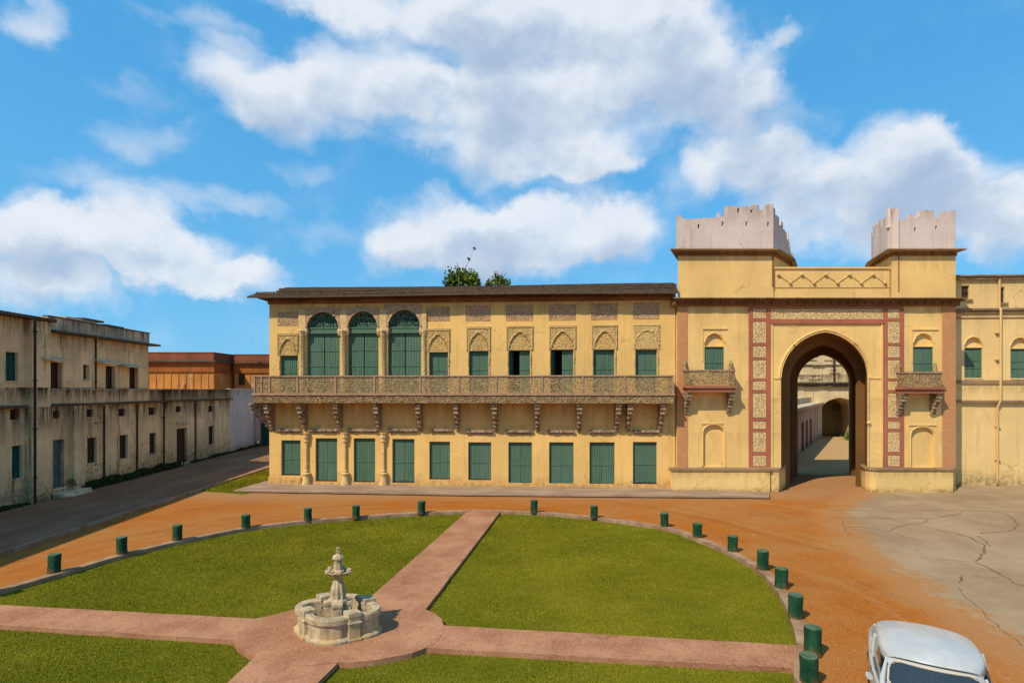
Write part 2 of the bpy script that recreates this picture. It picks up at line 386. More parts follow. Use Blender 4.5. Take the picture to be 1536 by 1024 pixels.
def green_paint():
    n = NT('faded_green_paint')
    a, b = (.060, .112, .074), (.100, .178, .118)
    c = n.mix(n.rng(n.noise(1.0, 5, .65, n.mapv((14, 14, .9))), .3, .7), a, b)
    c = n.mix(n.rng(n.noise(1.6, 4), .4, .7, 0, .5), c, (.10, .165, .095))
    c = n.mix(n.rng(n.noise(22, 4, .7, n.mapv((1, 1, .3))), .66, .8, 0, .5), c, (.20, .20, .13))
    o = n.mix(n.math('MULTIPLY', n.rnd, .5), c, (.115, .185, .13))
    return n.done(o, n.bump(n.noise(30, 4, .6, n.mapv((1, 1, .12))), .4, .006), .6)
M['green'] = green_paint()
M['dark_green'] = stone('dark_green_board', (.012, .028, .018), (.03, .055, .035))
def wood(name, a, b):
    n = NT(name); c = n.mix(n.rng(n.noise(1.0, 5, .7, n.mapv((18, 18, 1.4))), .3, .7), a, b)
    return n.done(c, n.bump(n.noise(30, 4, .6, n.mapv((1, 1, .1))), .4, .006), .8)
M['dark_wood'] = wood('dark_brown_wood', (.03, .018, .012), (.085, .045, .028))
M['teal_wood'] = wood('dark_teal_paint', (.012, .06, .05), (.03, .105, .085))
M['blue_wood'] = wood('grey_blue_paint', (.07, .085, .10), (.15, .17, .18))
M['pipe'] = wood('dark_iron_pipe', (.02, .015, .012), (.06, .04, .03))
M['pipe_cream'] = stucco('painted_drain_pipe', (.62, .42, .19), dirt=(.2, .12, .06), grime=.5, damp=.8)

def brick():
    n = NT('orange_brick'); v = n.N.new('ShaderNodeCombineXYZ'); s_ = n.sep(); n.L.new(s_[0], v.inputs[0]); n.L.new(s_[2], v.inputs[1])
    b = n.N.new('ShaderNodeTexBrick'); n.L.new(v.outputs[0], b.inputs[0]); b.inputs['Scale'].default_value = 1
    b.inputs['Brick Width'].default_value = .26; b.inputs['Row Height'].default_value = .085; b.inputs['Mortar Size'].default_value = .012
    b.inputs['Color1'].default_value = (.52, .24, .10, 1); b.inputs['Color2'].default_value = (.58, .28, .12, 1); b.inputs['Mortar'].default_value = (.40, .18, .08, 1)
    c = n.mix(n.rng(n.noise(3, 5), .45, .75, 0, .45), b.outputs[0], (.56, .31, .15))
    return n.done(c, n.bump(b.outputs['Fac'], -.8, .02))
M['brick'] = brick()

def dirt_col(n):
    big = n.noise(.16, 5, .6, n.mapv((1, 1.8, 1))); mid = n.noise(.8, 6, .65, n.mapv((1, 2.0, 1))); g = n.noise(32, 3, .7); g2 = n.noise(14, 4, .7)
    c = n.mix(n.rng(big, .36, .64), (.36, .145, .036), (.37, .098, .006))
    c = n.mix(n.rng(mid, .46, .80, 0, .5), c, (.36, .18, .062))
    c = n.mix(n.rng(n.noise(.35, 6, .65), .50, .76, 0, .7), c, (.27, .064, .004))
    vl = n.N.new('ShaderNodeVectorMath'); vl.operation = 'MULTIPLY_ADD'; n.L.new(n.co, vl.inputs[0]); vl.inputs[1].default_value = (1, .9, 0); vl.inputs[2].default_value = (3.58, -9.8, 0)
    ln_ = n.N.new('ShaderNodeVectorMath'); ln_.operation = 'LENGTH'; n.L.new(vl.outputs[0], ln_.inputs[0])
    rw_ = n.math('ADD', ln_.outputs['Value'], n.math('MULTIPLY', n.noise(.25, 3), 1.6)); cx_ = n.N.new('ShaderNodeCombineXYZ'); n.L.new(rw_, cx_.inputs[0])
    tk = n.noise(1.5, 5, .6, cx_.outputs[0])
    c = n.mix(n.math('MULTIPLY', n.rng(tk, .50, .64, 0, .55), n.rng(n.noise(.5, 4), .35, .6)), c, (.27, .066, .005))
    c = n.mix(n.math('MULTIPLY', n.rng(tk, .46, .36, 0, .45), n.rng(n.noise(.4, 4, .5, n.mapv((1, 1, 1), (5, 5, 0))), .40, .6)), c, (.45, .25, .11))
    far = n.sep()[1]; wob = n.math('ADD', far, n.math('MULTIPLY', n.noise(.35, 5, .6), 4.0))
    c = n.mix(n.rng(wob, 25.0, 27.8, 0, .62), c, (.36, .195, .095))
    c = n.mix(n.rng(g, .50, .66, 0, .7), c, (.52, .27, .09)); c = n.mix(n.rng(g2, .52, .68, 0, .5), c, (.17, .055, .010)); c = n.mix(n.rng(n.noise(24, 2, .6), .60, .68, 0, .5), c, (.10, .04, .012))
    return c, g, g2
def dirt():
    n = NT('orange_dirt'); c, g, g2 = dirt_col(n)
    return n.done(c, n.bump(n.math('ADD', g, g2), .8, .02))
M['dirt'] = dirt()
def path_mat():
    n = NT('pink_stone_path')
    c = n.mix(n.rng(n.noise(.9, 5, .6), .35, .65), (.31, .130, .064), (.43, .205, .110))
    c = n.mix(n.rng(n.noise(3, 6, .7), .5, .72, 0, .55), c, (.22, .085, .045))
    g = n.noise(34, 3, .7)
    c = n.mix(n.rng(g, .50, .66, 0, .6), c, (.54, .31, .185))
    c = n.mix(n.rng(n.noise(22, 4, .7), .54, .66, 0, .5), c, (.17, .065, .033))
    vo = n.N.new('ShaderNodeTexVoronoi'); vo.feature = 'DISTANCE_TO_EDGE'; vo.inputs['Scale'].default_value = .55; vw = n.N.new('ShaderNodeVectorMath'); vw.operation = 'MULTIPLY_ADD'
    nn2 = n.N.new('ShaderNodeTexNoise'); nn2.inputs['Scale'].default_value = 1.2; n.L.new(n.co, nn2.inputs['Vector']); n.L.new(nn2.outputs['Color'], vw.inputs[0]); vw.inputs[1].default_value = (.9, .9, .9); n.L.new(n.co, vw.inputs[2]); n.L.new(vw.outputs[0], vo.inputs['Vector'])
    c = n.mix(n.math('MULTIPLY', n.rng(vo.outputs['Distance'], 0, .012, .28, 0), n.rng(n.noise(.8, 3), .45, .6)), c, (.10, .04, .022))
    return n.done(c, n.bump(g, .7, .012))
M['path'] = path_mat()
def kerb_mat():
    n = NT('kerb_stone'); g = n.noise(40, 3, .7)
    c = n.mix(n.rng(n.noise(1.8, 6, .7), .35, .68), (.26, .14, .075), (.42, .27, .165)); c = n.mix(n.rng(g, .5, .75, 0, .4), c, (.17, .10, .06))
    return n.done(c, n.bump(g, .7, .02))
M['kerb'] = kerb_mat()
def road_mat():
    n = NT('street_surface'); g = n.noise(40, 3, .7)
    c = n.mix(n.rng(n.noise(.5, 6, .65, n.mapv((2, .5, 1))), .35, .68), (.23, .105, .052), (.31, .155, .082)); c = n.mix(n.rng(g, .5, .68, 0, .5), c, (.09, .05, .033)); c = n.mix(n.rng(n.noise(20, 3, .7), .58, .7, 0, .4), c, (.32, .22, .15))
    return n.done(c, n.bump(g, .5, .012))
M['road'] = road_mat()
def pave_mat():
    n = NT('cracked_concrete'); at = n.N.new('ShaderNodeAttribute'); at.attribute_name = 'dust'; g = n.noise(45, 3, .7)
    c = n.mix(n.rng(n.noise(.35, 6, .65), .35, .66), (.275, .18, .10), (.36, .25, .145))
    c = n.mix(n.rng(n.noise(1.4, 6, .7, n.mapv((1, 2.5, 1))), .52, .74, 0, .5), c, (.25, .155, .08))
    c = n.mix(n.rng(n.noise(9, 5, .75), .62, .76, 0, .5), c, (.14, .09, .05))
    e = n.math('ADD', at.outputs['Fac'], n.math('MULTIPLY', n.math('SUBTRACT', n.noise(2.4, 7, .75), .5), 1.0))
    c = n.mix(n.rng(g, .55, .75, 0, .4), c, (.47, .30, .16))
    dc, _, _ = dirt_col(n)
    tr = n.mix(n.noise(3, 6, .7), (.40, .185, .06), dc)
    c = n.mix(n.rng(e, .34, .54, 0, .8), c, tr); c = n.mix(n.rng(at.outputs['Fac'], .62, .95), c, dc)
    return n.done(c, n.bump(n.math('ADD', g, n.noise(7, 5)), .6, .015))
M['pave'] = pave_mat()
def pavement_mat():
    n = NT('sandstone_pavement'); g = n.noise(30, 3, .7)
    c = n.mix(n.rng(n.noise(.9, 6, .65, n.mapv((.5, 2, 1))), .35, .66), (.26, .165, .105), (.37, .255, .17))
    c = n.mix(n.rng(n.noise(4, 6, .7), .55, .72, 0, .5), c, (.17, .095, .055))
    return n.done(c, n.bump(g, .6, .015))
M['pavement'] = pavement_mat()
M['crack'] = stone('crack_soil', (.13, .085, .038), (.22, .14, .06))
def lawn_mat():
    n = NT('lawn_soil'); c = n.mix(n.rng(n.noise(.45, 5, .6), .35, .65), (.12, .13, .005), (.20, .19, .012))
    c = n.mix(n.rng(n.noise(9, 5, .7), .5, .75, 0, .7), c, (.13, .125, .025))
    return n.done(c, n.bump(n.noise(60, 3, .7), 1, .03))
M['lawn'] = lawn_mat()
def grass_mat():
    n = NT('grass_blades'); at = n.N.new('ShaderNodeAttribute'); at.attribute_name = 'tone'
    c = n.mix(n.rng(n.noise(.40, 5, .6, n.mapv((.8, 1.3, 1))), .36, .64), (.175, .162, .005), (.275, .235, .012))
    c = n.mix(n.rng(n.noise(1.3, 6, .72, n.mapv((1, 2.2, 1))), .48, .70, 0, .7), c, (.31, .25, .03))
    c = n.mix(n.rng(n.noise(.22, 3, .5, n.mapv((1, 1, 1), (9, 3, 0))), .42, .60, 0, .4), c, (.125, .145, .004))
    c = n.mix(n.rng(n.noise(.7, 6, .7, n.mapv((1, 1.6, 1), (3, 7, 0))), .60, .72, 0, .5), c, (.38, .29, .06))
    c = n.mix(n.rng(at.outputs['Fac'], 0, 1, 0, .32, False), c, (.36, .31, .05))
    return n.done(c, None, .9, **{'Specular IOR Level': .03})
M['grass'] = grass_mat()
def leaf_mat(name, a, b):
    n = NT(name); c = n.mix(n.rng(n.noise(6, 3), .35, .65), a, b); return n.done(c, None, .55)
M['leaf'] = leaf_mat('green_leaves', (.045, .10, .010), (.20, .26, .035))
M['weed'] = leaf_mat('dark_weeds', (.02, .028, .006), (.06, .07, .018))
M['stem'] = stone('twig_bark', (.10, .06, .03), (.18, .12, .07))
def bollard_mat():
    n = NT('bollard_green_paint')
    c = n.mix(n.rng(n.noise(4, 5, .65, n.mapv((1, 1, .35))), .35, .68), (.008, .040, .020), (.020, .078, .036))
    c = n.mix(n.rng(n.noise(11, 5, .75), .58, .66, 0, .8), c, (.12, .13, .075))
    z = n.sep()[2]
    c = n.mix(n.math('MULTIPLY', n.rng(z, .0, .20, 1, 0), n.rng(n.noise(9, 5, .7), .42, .62)), c, (.16, .07, .02))
    return n.done(c, n.bump(n.noise(9, 5, .65), .5, .02), .6)
M['bollard'] = bollard_mat()
M['bollard_top'] = stone('worn_bollard_top', (.035, .085, .045), (.13, .17, .10), sc=9)

# ------------------------------------------------------------------ shape builders
def relief(mb, x0, x1, z0, z1, y, h, cell=.03, keep=None):
    """carved surface: a fine grid pushed out by h(x,z) in front of the plane y"""
    nx = max(2, round((x1-x0)/cell)); nz = max(2, round((z1-z0)/cell)); vs = []; idx = {}
    fs = []; dx = (x1-x0)/nx; dz = (z1-z0)/nz
    def vid(i, j):
        if (i, j) not in idx:
            x = x0+i*dx; z = z0+j*dz; idx[i, j] = len(vs)
            vs.append((x, y-(0 if i in (0, nx) or j in (0, nz) else h(x-x0, z-z0)), z))
        return idx[i, j]
    for i in range(nx):
        for j in range(nz):
            if keep and not keep(x0+(i+.5)*dx, z0+(j+.5)*dz): continue
            fs.append((vid(i, j), vid(i+1, j), vid(i+1, j+1), vid(i, j+1)))
    mb.add(vs, fs); return mb
def vine(x, z, seed, sc):                               # curling strands: small where a strand runs
    a = abs(noise.noise(Vector((x*sc+seed*7.3, z*sc, seed*3.1)))); b = abs(noise.noise(Vector((x*sc*1.1-seed*5.1, z*sc*1.1+40, seed*1.7+9))))
    v = min(a, b*1.15)
    T = 2.9/sc; wx = x+.022*noise.noise(Vector((x*4, z*4, seed))); wz = z+.022*noise.noise(Vector((x*4+9, z*4, seed)))
    row = math.floor(wz/T); u = ((wx/T+.5*(row % 2)) % 1)-.5; w = ((wz/T) % 1)-.5; r = math.hypot(u, w); an = math.atan2(w, u)
    ring = abs(r-.33-.05*math.cos(5*an)); bud = max(0, r-.10-.03*math.cos(5*an)); leafy = abs(math.hypot(.5-abs(u), .5-abs(w))-.22)
    return min(min(ring, bud, leafy)*2.3, v*1.7)
def carve(seed, sc=7.5, depth=.055, base=.0):
    return lambda x, z: base+depth*max(0, min(1, 1.25-vine(x, z, seed, sc)*6))
def jaali(mb, x0, x1, z0, z1, y0, y1, seed, cell=.03, sc=7.5, thr=.115, border=.045, lattice=0.0, keep=None):
    nx = max(4, round((x1-x0)/cell)); nz = max(4, round((z1-z0)/cell)); dx = (x1-x0)/nx; dz = (z1-z0)/nz
    on = [[False]*nz for _ in range(nx)]
    for i in range(nx):
        for j in range(nz):
            x = (i+.5)*dx; z = (j+.5)*dz
            b = min(x, x1-x0-x, z, z1-z0-z) < border
            if keep and not keep(x0+x, z0+z): continue
            on[i][j] = b or vine(x, z, seed, sc) < thr or (lattice and (abs(((x+z)/lattice) % 1-.5) < .12 or abs(((x-z)/lattice) % 1-.5) < .12))
    vid = {}; vs = []; fs = []
    def v(i, j, k):
        if (i, j, k) not in vid:
            vid[i, j, k] = len(vs)
            e = .012*noise.noise(Vector((i*.5, j*.5, seed))) if k == 0 else 0
            vs.append((x0+i*dx, (y0+e, y1)[k], z0+j*dz))
        return vid[i, j, k]
    g = lambda i, j: 0 <= i < nx and 0 <= j < nz and on[i][j]
    for i in range(nx):
        for j in range(nz):
            if not on[i][j]: continue
            fs.append((v(i, j, 0), v(i+1, j, 0), v(i+1, j+1, 0), v(i, j+1, 0)))
            if not g(i-1, j): fs.append((v(i, j, 0), v(i, j+1, 0), v(i, j+1, 1), v(i, j, 1)))
            if not g(i+1, j): fs.append((v(i+1, j, 0), v(i+1, j, 1), v(i+1, j+1, 1), v(i+1, j+1, 0)))
            if not g(i, j-1): fs.append((v(i, j, 0), v(i, j, 1), v(i+1, j, 1), v(i+1, j, 0)))
            if not g(i, j+1): fs.append((v(i, j+1, 0), v(i+1, j+1, 0), v(i+1, j+1, 1), v(i, j+1, 1)))
    mb.add(vs, fs); return mb
def leaf_panel(x0, x1, z0, z1, y, planks=4, battens=(.5,), rnd=None):   # one boarded shutter leaf
    rnd = rnd or random; m = MB(); w = (x1-x0)/planks; h = z1-z0
    for i in range(planks):
        e = rnd.uniform(-.006, .006)
        m.box(x0+i*w+.006, x0+(i+1)*w-.006, y+e, y+.035+e, z0+rnd.uniform(0, .012), z1)
    m.box(x0+.004, x1-.004, y+.03, y+.045, z0+.01, z1)
    for b in battens:
        zb = z0+h*b+rnd.uniform(-.015, .015); m.box(x0+.01, x1-.01, y-.022, y+.004, zb-.035, zb+.035)
    return m
def shutters(parent, x0, x1, z0, z1, y, mat='green', planks=4, battens=(.5,), open_left=False, frame=.045):
    fr = MB()
    fr.box(x0, x0+frame, y-.03, y+.06, z0, z1); fr.box(x1-frame, x1, y-.03, y+.06, z0, z1)
    fr.box(x0+frame, x1-frame, y-.03, y+.06, z1-frame, z1)
    f = fr.build('frame', M[mat], parent)
    xm = (x0+x1)/2+.004
    if open_left:
        l = leaf_panel(x0+frame, xm-.01, z0+.01, z1-frame-.01, 0, planks, battens)
        l.T = None
        Tm = Matrix.Translation((x0+frame, y, 0)) @ Matrix.Rotation(R(68), 4, 'Z') @ Matrix.Translation((-(x0+frame), 0, 0))
        l.v = [tuple(Tm @ Vector(q)) for q in l.v]
        l.build('shutter', M[mat], parent)
    else:
        leaf_panel(x0+frame, xm-.008, z0+.01, z1-frame-.01, y, planks, battens).build('shutter', M[mat], parent)
    leaf_panel(xm, x1-frame, z0+.01, z1-frame-.01, y, planks, battens).build('shutter', M[mat], parent)
    return f

# ================================================================== GROUND AND PAVED SURFACES
kerb_px = [(-60,903),(0,885),(81,862),(183,832),(266,812),(369,792),(462,781),(534,775.5),(632,769),(720,766.5),(801,768.5),(891,776),
           (997,791),(1046,807),(1099,829),(1144,856),(1172,885),(1193,925),(1208,975),(1208,1024)]
FC = G(507, 952)                                        # the fountain's place
kp = [Vector(G(*p)) for p in kerb_px]
kp += [Vector((2*FC[0]-p.x, 2*FC[1]-p.y)) for p in kp[1:-1]]
def catmull(P, n=6):
    out = []; m = len(P)
    for i in range(m):
        a, b, c, d = P[i-1], P[i], P[(i+1) % m], P[(i+2) % m]
        for k in range(n):
            t = k/n; out.append(.5*((2*b)+(c-a)*t+(2*a-5*b+4*c-d)*t*t+(3*b-3*c+d-a)*t**3))
    return out
RING = catmull(kp)
def offset(P, d):
    out = []; m = len(P)
    for i in range(m):
        t = (P[(i+1) % m]-P[i-1]).normalized(); out.append(P[i]+Vector((-t.y, t.x))*d)
    return out
RO, RI = offset(RING, .13), offset(RING, -.13)
gm = MB(); n_ = len(RO)
far = [Vector(FC)+ (p-Vector(FC)).normalized()*1500 for p in RO]
mid = [Vector(FC)+ (p-Vector(FC)).normalized()*40 for p in RO]
gm.add([(p.x, p.y, 0) for p in RO]+[(p.x, p.y, 0) for p in mid]+[(p.x, p.y, 0) for p in far],
       [(k*n_+i, k*n_+(i+1) % n_, (k+1)*n_+(i+1) % n_, (k+1)*n_+i) for k in (0, 1) for i in range(n_)])
ground = tag(gm.build('ground', M['dirt']), 'orange dirt courtyard ground round the lawn', kind='structure')
lm = MB(); lm.add([(FC[0], FC[1], -.09)]+[(p.x, p.y, -.09) for p in RO], [(0, i+1, (i+1) % n_+1) for i in range(n_)])
tag(lm.build('lawn', M['lawn']), 'oval green lawn divided by paths', kind='structure')
km = MB(); zs = [.035+.012*noise.noise(Vector((i*.7, 0, 0))) for i in range(n_)]
vs = [(p.x, p.y, -.1) for p in RI]+[(p.x, p.y, z) for p, z in zip(RI, zs)]+[(p.x, p.y, z) for p, z in zip(RO, zs)]+[(p.x, p.y, -.1) for p in RO]
km.add(vs, [(k*n_+i, k*n_+(i+1) % n_, (k+1)*n_+(i+1) % n_, (k+1)*n_+i) for k in range(3) for i in range(n_)])
tag(km.build('kerb', M['kerb']), 'pale stone kerb curving round the lawn', kind='structure')

P1a = [G(700,767.5), G(550,900), (-3.5,11.2), (-2.0,11.2), G(637,915), G(750,767.5)]
P1b = [(-4.80,10.5), (-4.87,8.8), (-5.9,.3), (-4.4,.3), (-3.38,8.8), (-3.12,10.2)]
P2a = [G(-28,905.5), G(385,928), (-4.6,11.5), (-4.6,10.7), G(350,960), G(-28,935.5)]
P2b = [(-2.2,11.4), G(665,938), G(1203,968.5), G(1203,1003), G(640,972), (-2.2,10.4)]
plaza = [G(*p) for p in [(385,928),(412,922),(450,912),(500,905),(551,898),(600,904),(637,914),(651,920),(662,929),(666,938),(664,950),(655,963),(640,972),(618,980),(592,986),(560,991),(530,994),(507,994),
         (450,1000),(385,986),(369,979),(356,970),(350,960),(352,940)]]
pm = MB()
def wob(poly, step=.5, amp=.018):
    out = []
    for i, a in enumerate(poly):
        b = poly[(i+1) % len(poly)]; L_ = math.dist(a, b); k = max(1, int(L_/step))
        for j in range(k):
            t = j/k; x = a[0]+(b[0]-a[0])*t; y = a[1]+(b[1]-a[1])*t
            out.append((x+amp*noise.noise(Vector((x*2, y*2, 1))), y+amp*noise.noise(Vector((x*2, y*2, 5)))))
    return out
for i, poly in enumerate((P1a, P1b, P2a, P2b, plaza)):
    pm.prism_xy(wob(poly), -.1, .004+.003*i if i < 4 else .02, bottom=False)
tag(pm.build('path', M['path']), 'pinkish stone paths crossing at the fountain', kind='structure')

# grass blades, mown short
def in_poly(X, Y, poly):
    c = np.zeros(len(X), bool); n = len(poly)
    for i in range(n):
        x0, y0 = poly[i]; x1, y1 = poly[i-1]
        k = ((y0 > Y) != (y1 > Y)) & (X < (x1-x0)*(Y-y0)/(y1-y0+1e-12)+x0); c ^= k
    return c
def blades(name, region, holes, z, count, hgt, mat, seed=1, near=True):
    rs = np.random.RandomState(seed); xs = [p[0] for p in region]; ys = [p[1] for p in region]
    X = rs.uniform(min(xs), max(xs), count); Y = rs.uniform(max(min(ys), 7.5) if near else min(ys), max(ys), count)
    ok = in_poly(X, Y, region)
    for h in holes: ok &= ~in_poly(X, Y, h)
    ok &= rs.rand(count) < np.clip(14/np.maximum(Y, 1), .45, 1)
    ok &= np.abs(X) < Y*1.02+1
    X = X[ok]; Y = Y[ok]; n = len(X); a = rs.uniform(0, 6.283, n); s = np.maximum(1, Y/13)
    w = .006*s*rs.uniform(.7, 1.4, n); h = hgt*rs.uniform(.55, 1.3, n)*np.sqrt(s); la = rs.uniform(0, 6.283, n); ll = h*rs.uniform(.2, .9, n)
    V = np.empty((n, 3, 3)); V[:, 0, 0] = X-w*np.cos(a); V[:, 0, 1] = Y-w*np.sin(a); V[:, 1, 0] = X+w*np.cos(a); V[:, 1, 1] = Y+w*np.sin(a)
    V[:, 0:2, 2] = z; V[:, 2, 0] = X+ll*np.cos(la); V[:, 2, 1] = Y+ll*np.sin(la); V[:, 2, 2] = z+h
    me = bpy.data.meshes.new(name); me.vertices.add(n*3); me.vertices.foreach_set('co', V.ravel())
    me.loops.add(n*3); me.loops.foreach_set('vertex_index', np.arange(n*3, dtype=np.int32))
    me.polygons.add(n); me.polygons.foreach_set('loop_start', np.arange(0, n*3, 3, dtype=np.int32)); me.polygons.foreach_set('loop_total', np.full(n, 3, dtype=np.int32))
    t = me.attributes.new('tone', 'FLOAT', 'POINT'); t.data.foreach_set('value', np.repeat(rs.rand(n)**2, 3).astype(np.float32))
    me.update(); me.materials.append(mat); o = bpy.data.objects.new(name, me); COL.objects.link(o); return o
tag(blades('grass', [(p.x, p.y) for p in RI], [P1a, P1b, P2a, P2b, plaza], -.09, 1100000, .020, M['grass']), 'short mown green grass of the lawn', 'grass', kind='stuff')

def pebbles():
    rr = random.Random(17); m = MB(); out = [tuple(p) for p in RO]; k = 0
    A = np.array([[rr.uniform(-15, 16), rr.uniform(8, 25.5)] for _ in range(5200)]); bad = in_poly(A[:, 0], A[:, 1], out)
    for (x, y), b in zip(A, bad):
        if b or noise.noise(Vector((x*.6, y*.6, 3))) < -.05: continue
        s_ = rr.uniform(.006, .02)*(1 if rr.random() < .93 else 1.8); q = [(x+s_*rr.uniform(.7, 1.3)*math.cos(a), y+s_*rr.uniform(.7, 1.3)*math.sin(a), .0) for a in (0, 1.57, 3.14, 4.71)]
        m.add(q+[(x+s_*.2, y, s_*rr.uniform(.6, 1.1))], [(0, 1, 4), (1, 2, 4), (2, 3, 4), (3, 0, 4)])
    me = bpy.data.meshes.new('gravel'); me.from_pydata(m.v, [], m.f); me.materials.append(M['pebble']); o = bpy.data.objects.new('gravel', me); COL.objects.link(o); return o
M['pebble'] = stone('pebble_stone', (.22, .12, .06), (.50, .34, .20), sc=3)
tag(pebbles(), 'small stones scattered over the orange dirt', 'gravel', kind='stuff')

# street at the left, raised a little, with its kerb
rd = MB(); rd.prism_xy([(-24, -8), (-15.55, -8), (-15.55, 49.5), (-24, 49.5)], -.05, .10)
tag(rd.build('road', M['road']), 'dark street running along the weathered wing', kind='structure')
rk = MB(); y = -6.0; rr = random.Random(3)
while y < 49:
    L_ = rr.uniform(.9, 1.3); e = rr.uniform(-.012, .012)
    rk.box(-15.55, -15.36+e, y, y+L_-.015, -.05, .135+e*.5); y += L_
tag(rk.build('kerb', M['kerb'], bevel=.015), 'straight kerb stones edging the street', kind='structure')
vg = MB(); vg.prism_xy([(-15.34, 26.4), (-12.9, 25.6), (-12.2, 27.0), (-12.2, 46), (-15.34, 46)], -.03, .02)
tag(vg.build('grass_verge', M['lawn']), 'strip of green grass between street and yellow building', kind='structure')
tag(blades('grass', [(-15.3, 26.4), (-13.1, 25.8), (-12.9, 27.8), (-12.9, 40), (-15.3, 40)], [], .02, 60000, .05, M['grass'], 5, False), 'grass blades on the verge beside the street', 'grass', kind='stuff')

# raised pavement before the yellow building
PVP = [G(350,738.5), G(700,744.5), G(1154,748.5), G(1154,741.5), G(1008,738), (8.3,29), (-12.6,30), G(404,723)]
pv = MB(); pv.prism_xy(wob(PVP, .6, .05), .055, .125); pv.prism_xy([(x+(.12 if k == 0 else 0), y+(.11 if k < 3 else 0)) for k, (x, y) in enumerate(PVP)], -.02, .056)
pvo = tag(pv.build('pavement', M['pavement']), 'low stone pavement along the foot of the yellow building', kind='structure')

# cracked concrete paving at the right with dust blown over its edge
edge_px = [(1238,764),(1244,785),(1262,812),(1300,848),(1350,885),(1400,915),(1440,945),(1480,975),(1536,1012),(1620,1070)]
EP = [G(*p) for p in edge_px]
def edge_x(Y):
    P = sorted(EP, key=lambda p: p[1])
    if Y <= P[0][1]: return P[0][0]
    for a, b in zip(P, P[1:]):
        if a[1] <= Y <= b[1]: return a[0]+(b[0]-a[0])*(Y-a[1])/(b[1]-a[1])
    return P[-1][0]+(Y-P[-1][1])*.05
def paving():
    c = .22; x0, y0 = 6.0, 4.0; nx, ny = int(34/c), int(25.5/c); idx = {}; vs = []; fs = []; du = []
    def val(x, y):
        ex = edge_x(y)+.35*noise.noise(Vector((y*.9, 0, 3)))
        if y > 22.3: ex = G(1238, 764)[0]+(y-22.3)*1.05+.5*noise.noise(Vector((y*.9, 0, 3)))
        return .72-(x-ex)/3.4
    def v(i, j):
        if (i, j) not in idx:
            x = x0+i*c; y = y0+j*c; idx[i, j] = len(vs); vs.append((x, y, .005)); du.append(max(0, min(1, val(x, y))))
        return idx[i, j]
    for i in range(nx):
        for j in range(ny):
            if val(x0+(i+.5)*c, y0+(j+.5)*c) < 1.0: fs.append((v(i, j), v(i+1, j), v(i+1, j+1), v(i, j+1)))
    m = MB(); m.v = vs; m.f = fs
    me = bpy.data.meshes.new('paving'); me.from_pydata(vs, [], fs); a = me.attributes.new('dust', 'FLOAT', 'POINT'); a.data.foreach_set('value', du)
    me.materials.append(M['pave']); o = bpy.data.objects.new('paving', me); COL.objects.link(o)
    return tag(o, 'cracked pale concrete paving before the right wing', kind='structure')
paving_o = paving()
cracks = [ # pixel polylines and widths
 ([(1240,765),(1330,766),(1440,765.5),(1530,767),(1600,766)], .035), ([(1245,776),(1330,777),(1405,776.5),(1432,772),(1446,767)], .05),
 ([(1265,778),(1264,786),(1270,797),(1278,804)], .03), ([(1268,791),(1300,791),(1318,794),(1332,797),(1345,790),(1365,786),(1384,784),(1394,779)], .05),
 ([(1335,798),(1360,806),(1385,810)], .02), ([(1402,794),(1430,799),(1455,806),(1474,815),(1478,822),(1474,834),(1462,842)], .10),
 ([(1400,839),(1430,840),(1462,843)], .035), ([(1462,843),(1488,854),(1510,867),(1536,880),(1580,900)], .08),
 ([(1440,765),(1500,768),(1512,772),(1528,785),(1518,796),(1490,798),(1470,800)], .07), ([(1468,803),(1478,810),(1486,820)], .06),
 ([(1456,864),(1480,866),(1505,867)], .025), ([(1442,862),(1438,874)], .08), ([(1432,880),(1460,905),(1500,940),(1536,970)], .03),
 ([(1410,742),(1440,748),(1500,752)], .02), ([(1330,762),(1350,759),(1380,757)], .02), ([(1296,790),(1310,803)], .02), ([(1370,822),(1386,832)], .02)]
cm = MB(); rr = random.Random(5)
for pts, w in cracks:
    P = [Vector(G(*p)) for p in pts]; Q = []
    for a, b in zip(P, P[1:]):
        k = max(2, int((b-a).length/.12))
        for j in range(k): Q.append(a.lerp(b, j/k))
    Q.append(P[-1]); L_, R_ = [], []
    for i, q in enumerate(Q):
        t = (Q[min(i+1, len(Q)-1)]-Q[max(0, i-1)]).normalized(); nn = Vector((-t.y, t.x)); s_ = .12 if i in (0, len(Q)-1) else rr.uniform(.35, 1.15)
        q = q+nn*.05*noise.noise(Vector((q.x*3, q.y*3, 0)))*2
        L_.append(q+nn*w*s_*.4); R_.append(q-nn*w*s_*.4)
    m = len(Q); cm.add([(p.x, p.y, .0095) for p in L_+R_], [(i, i+1, m+i+1, m+i) for i in range(m-1)])
cm.build('crack', M['crack'], paving_o)

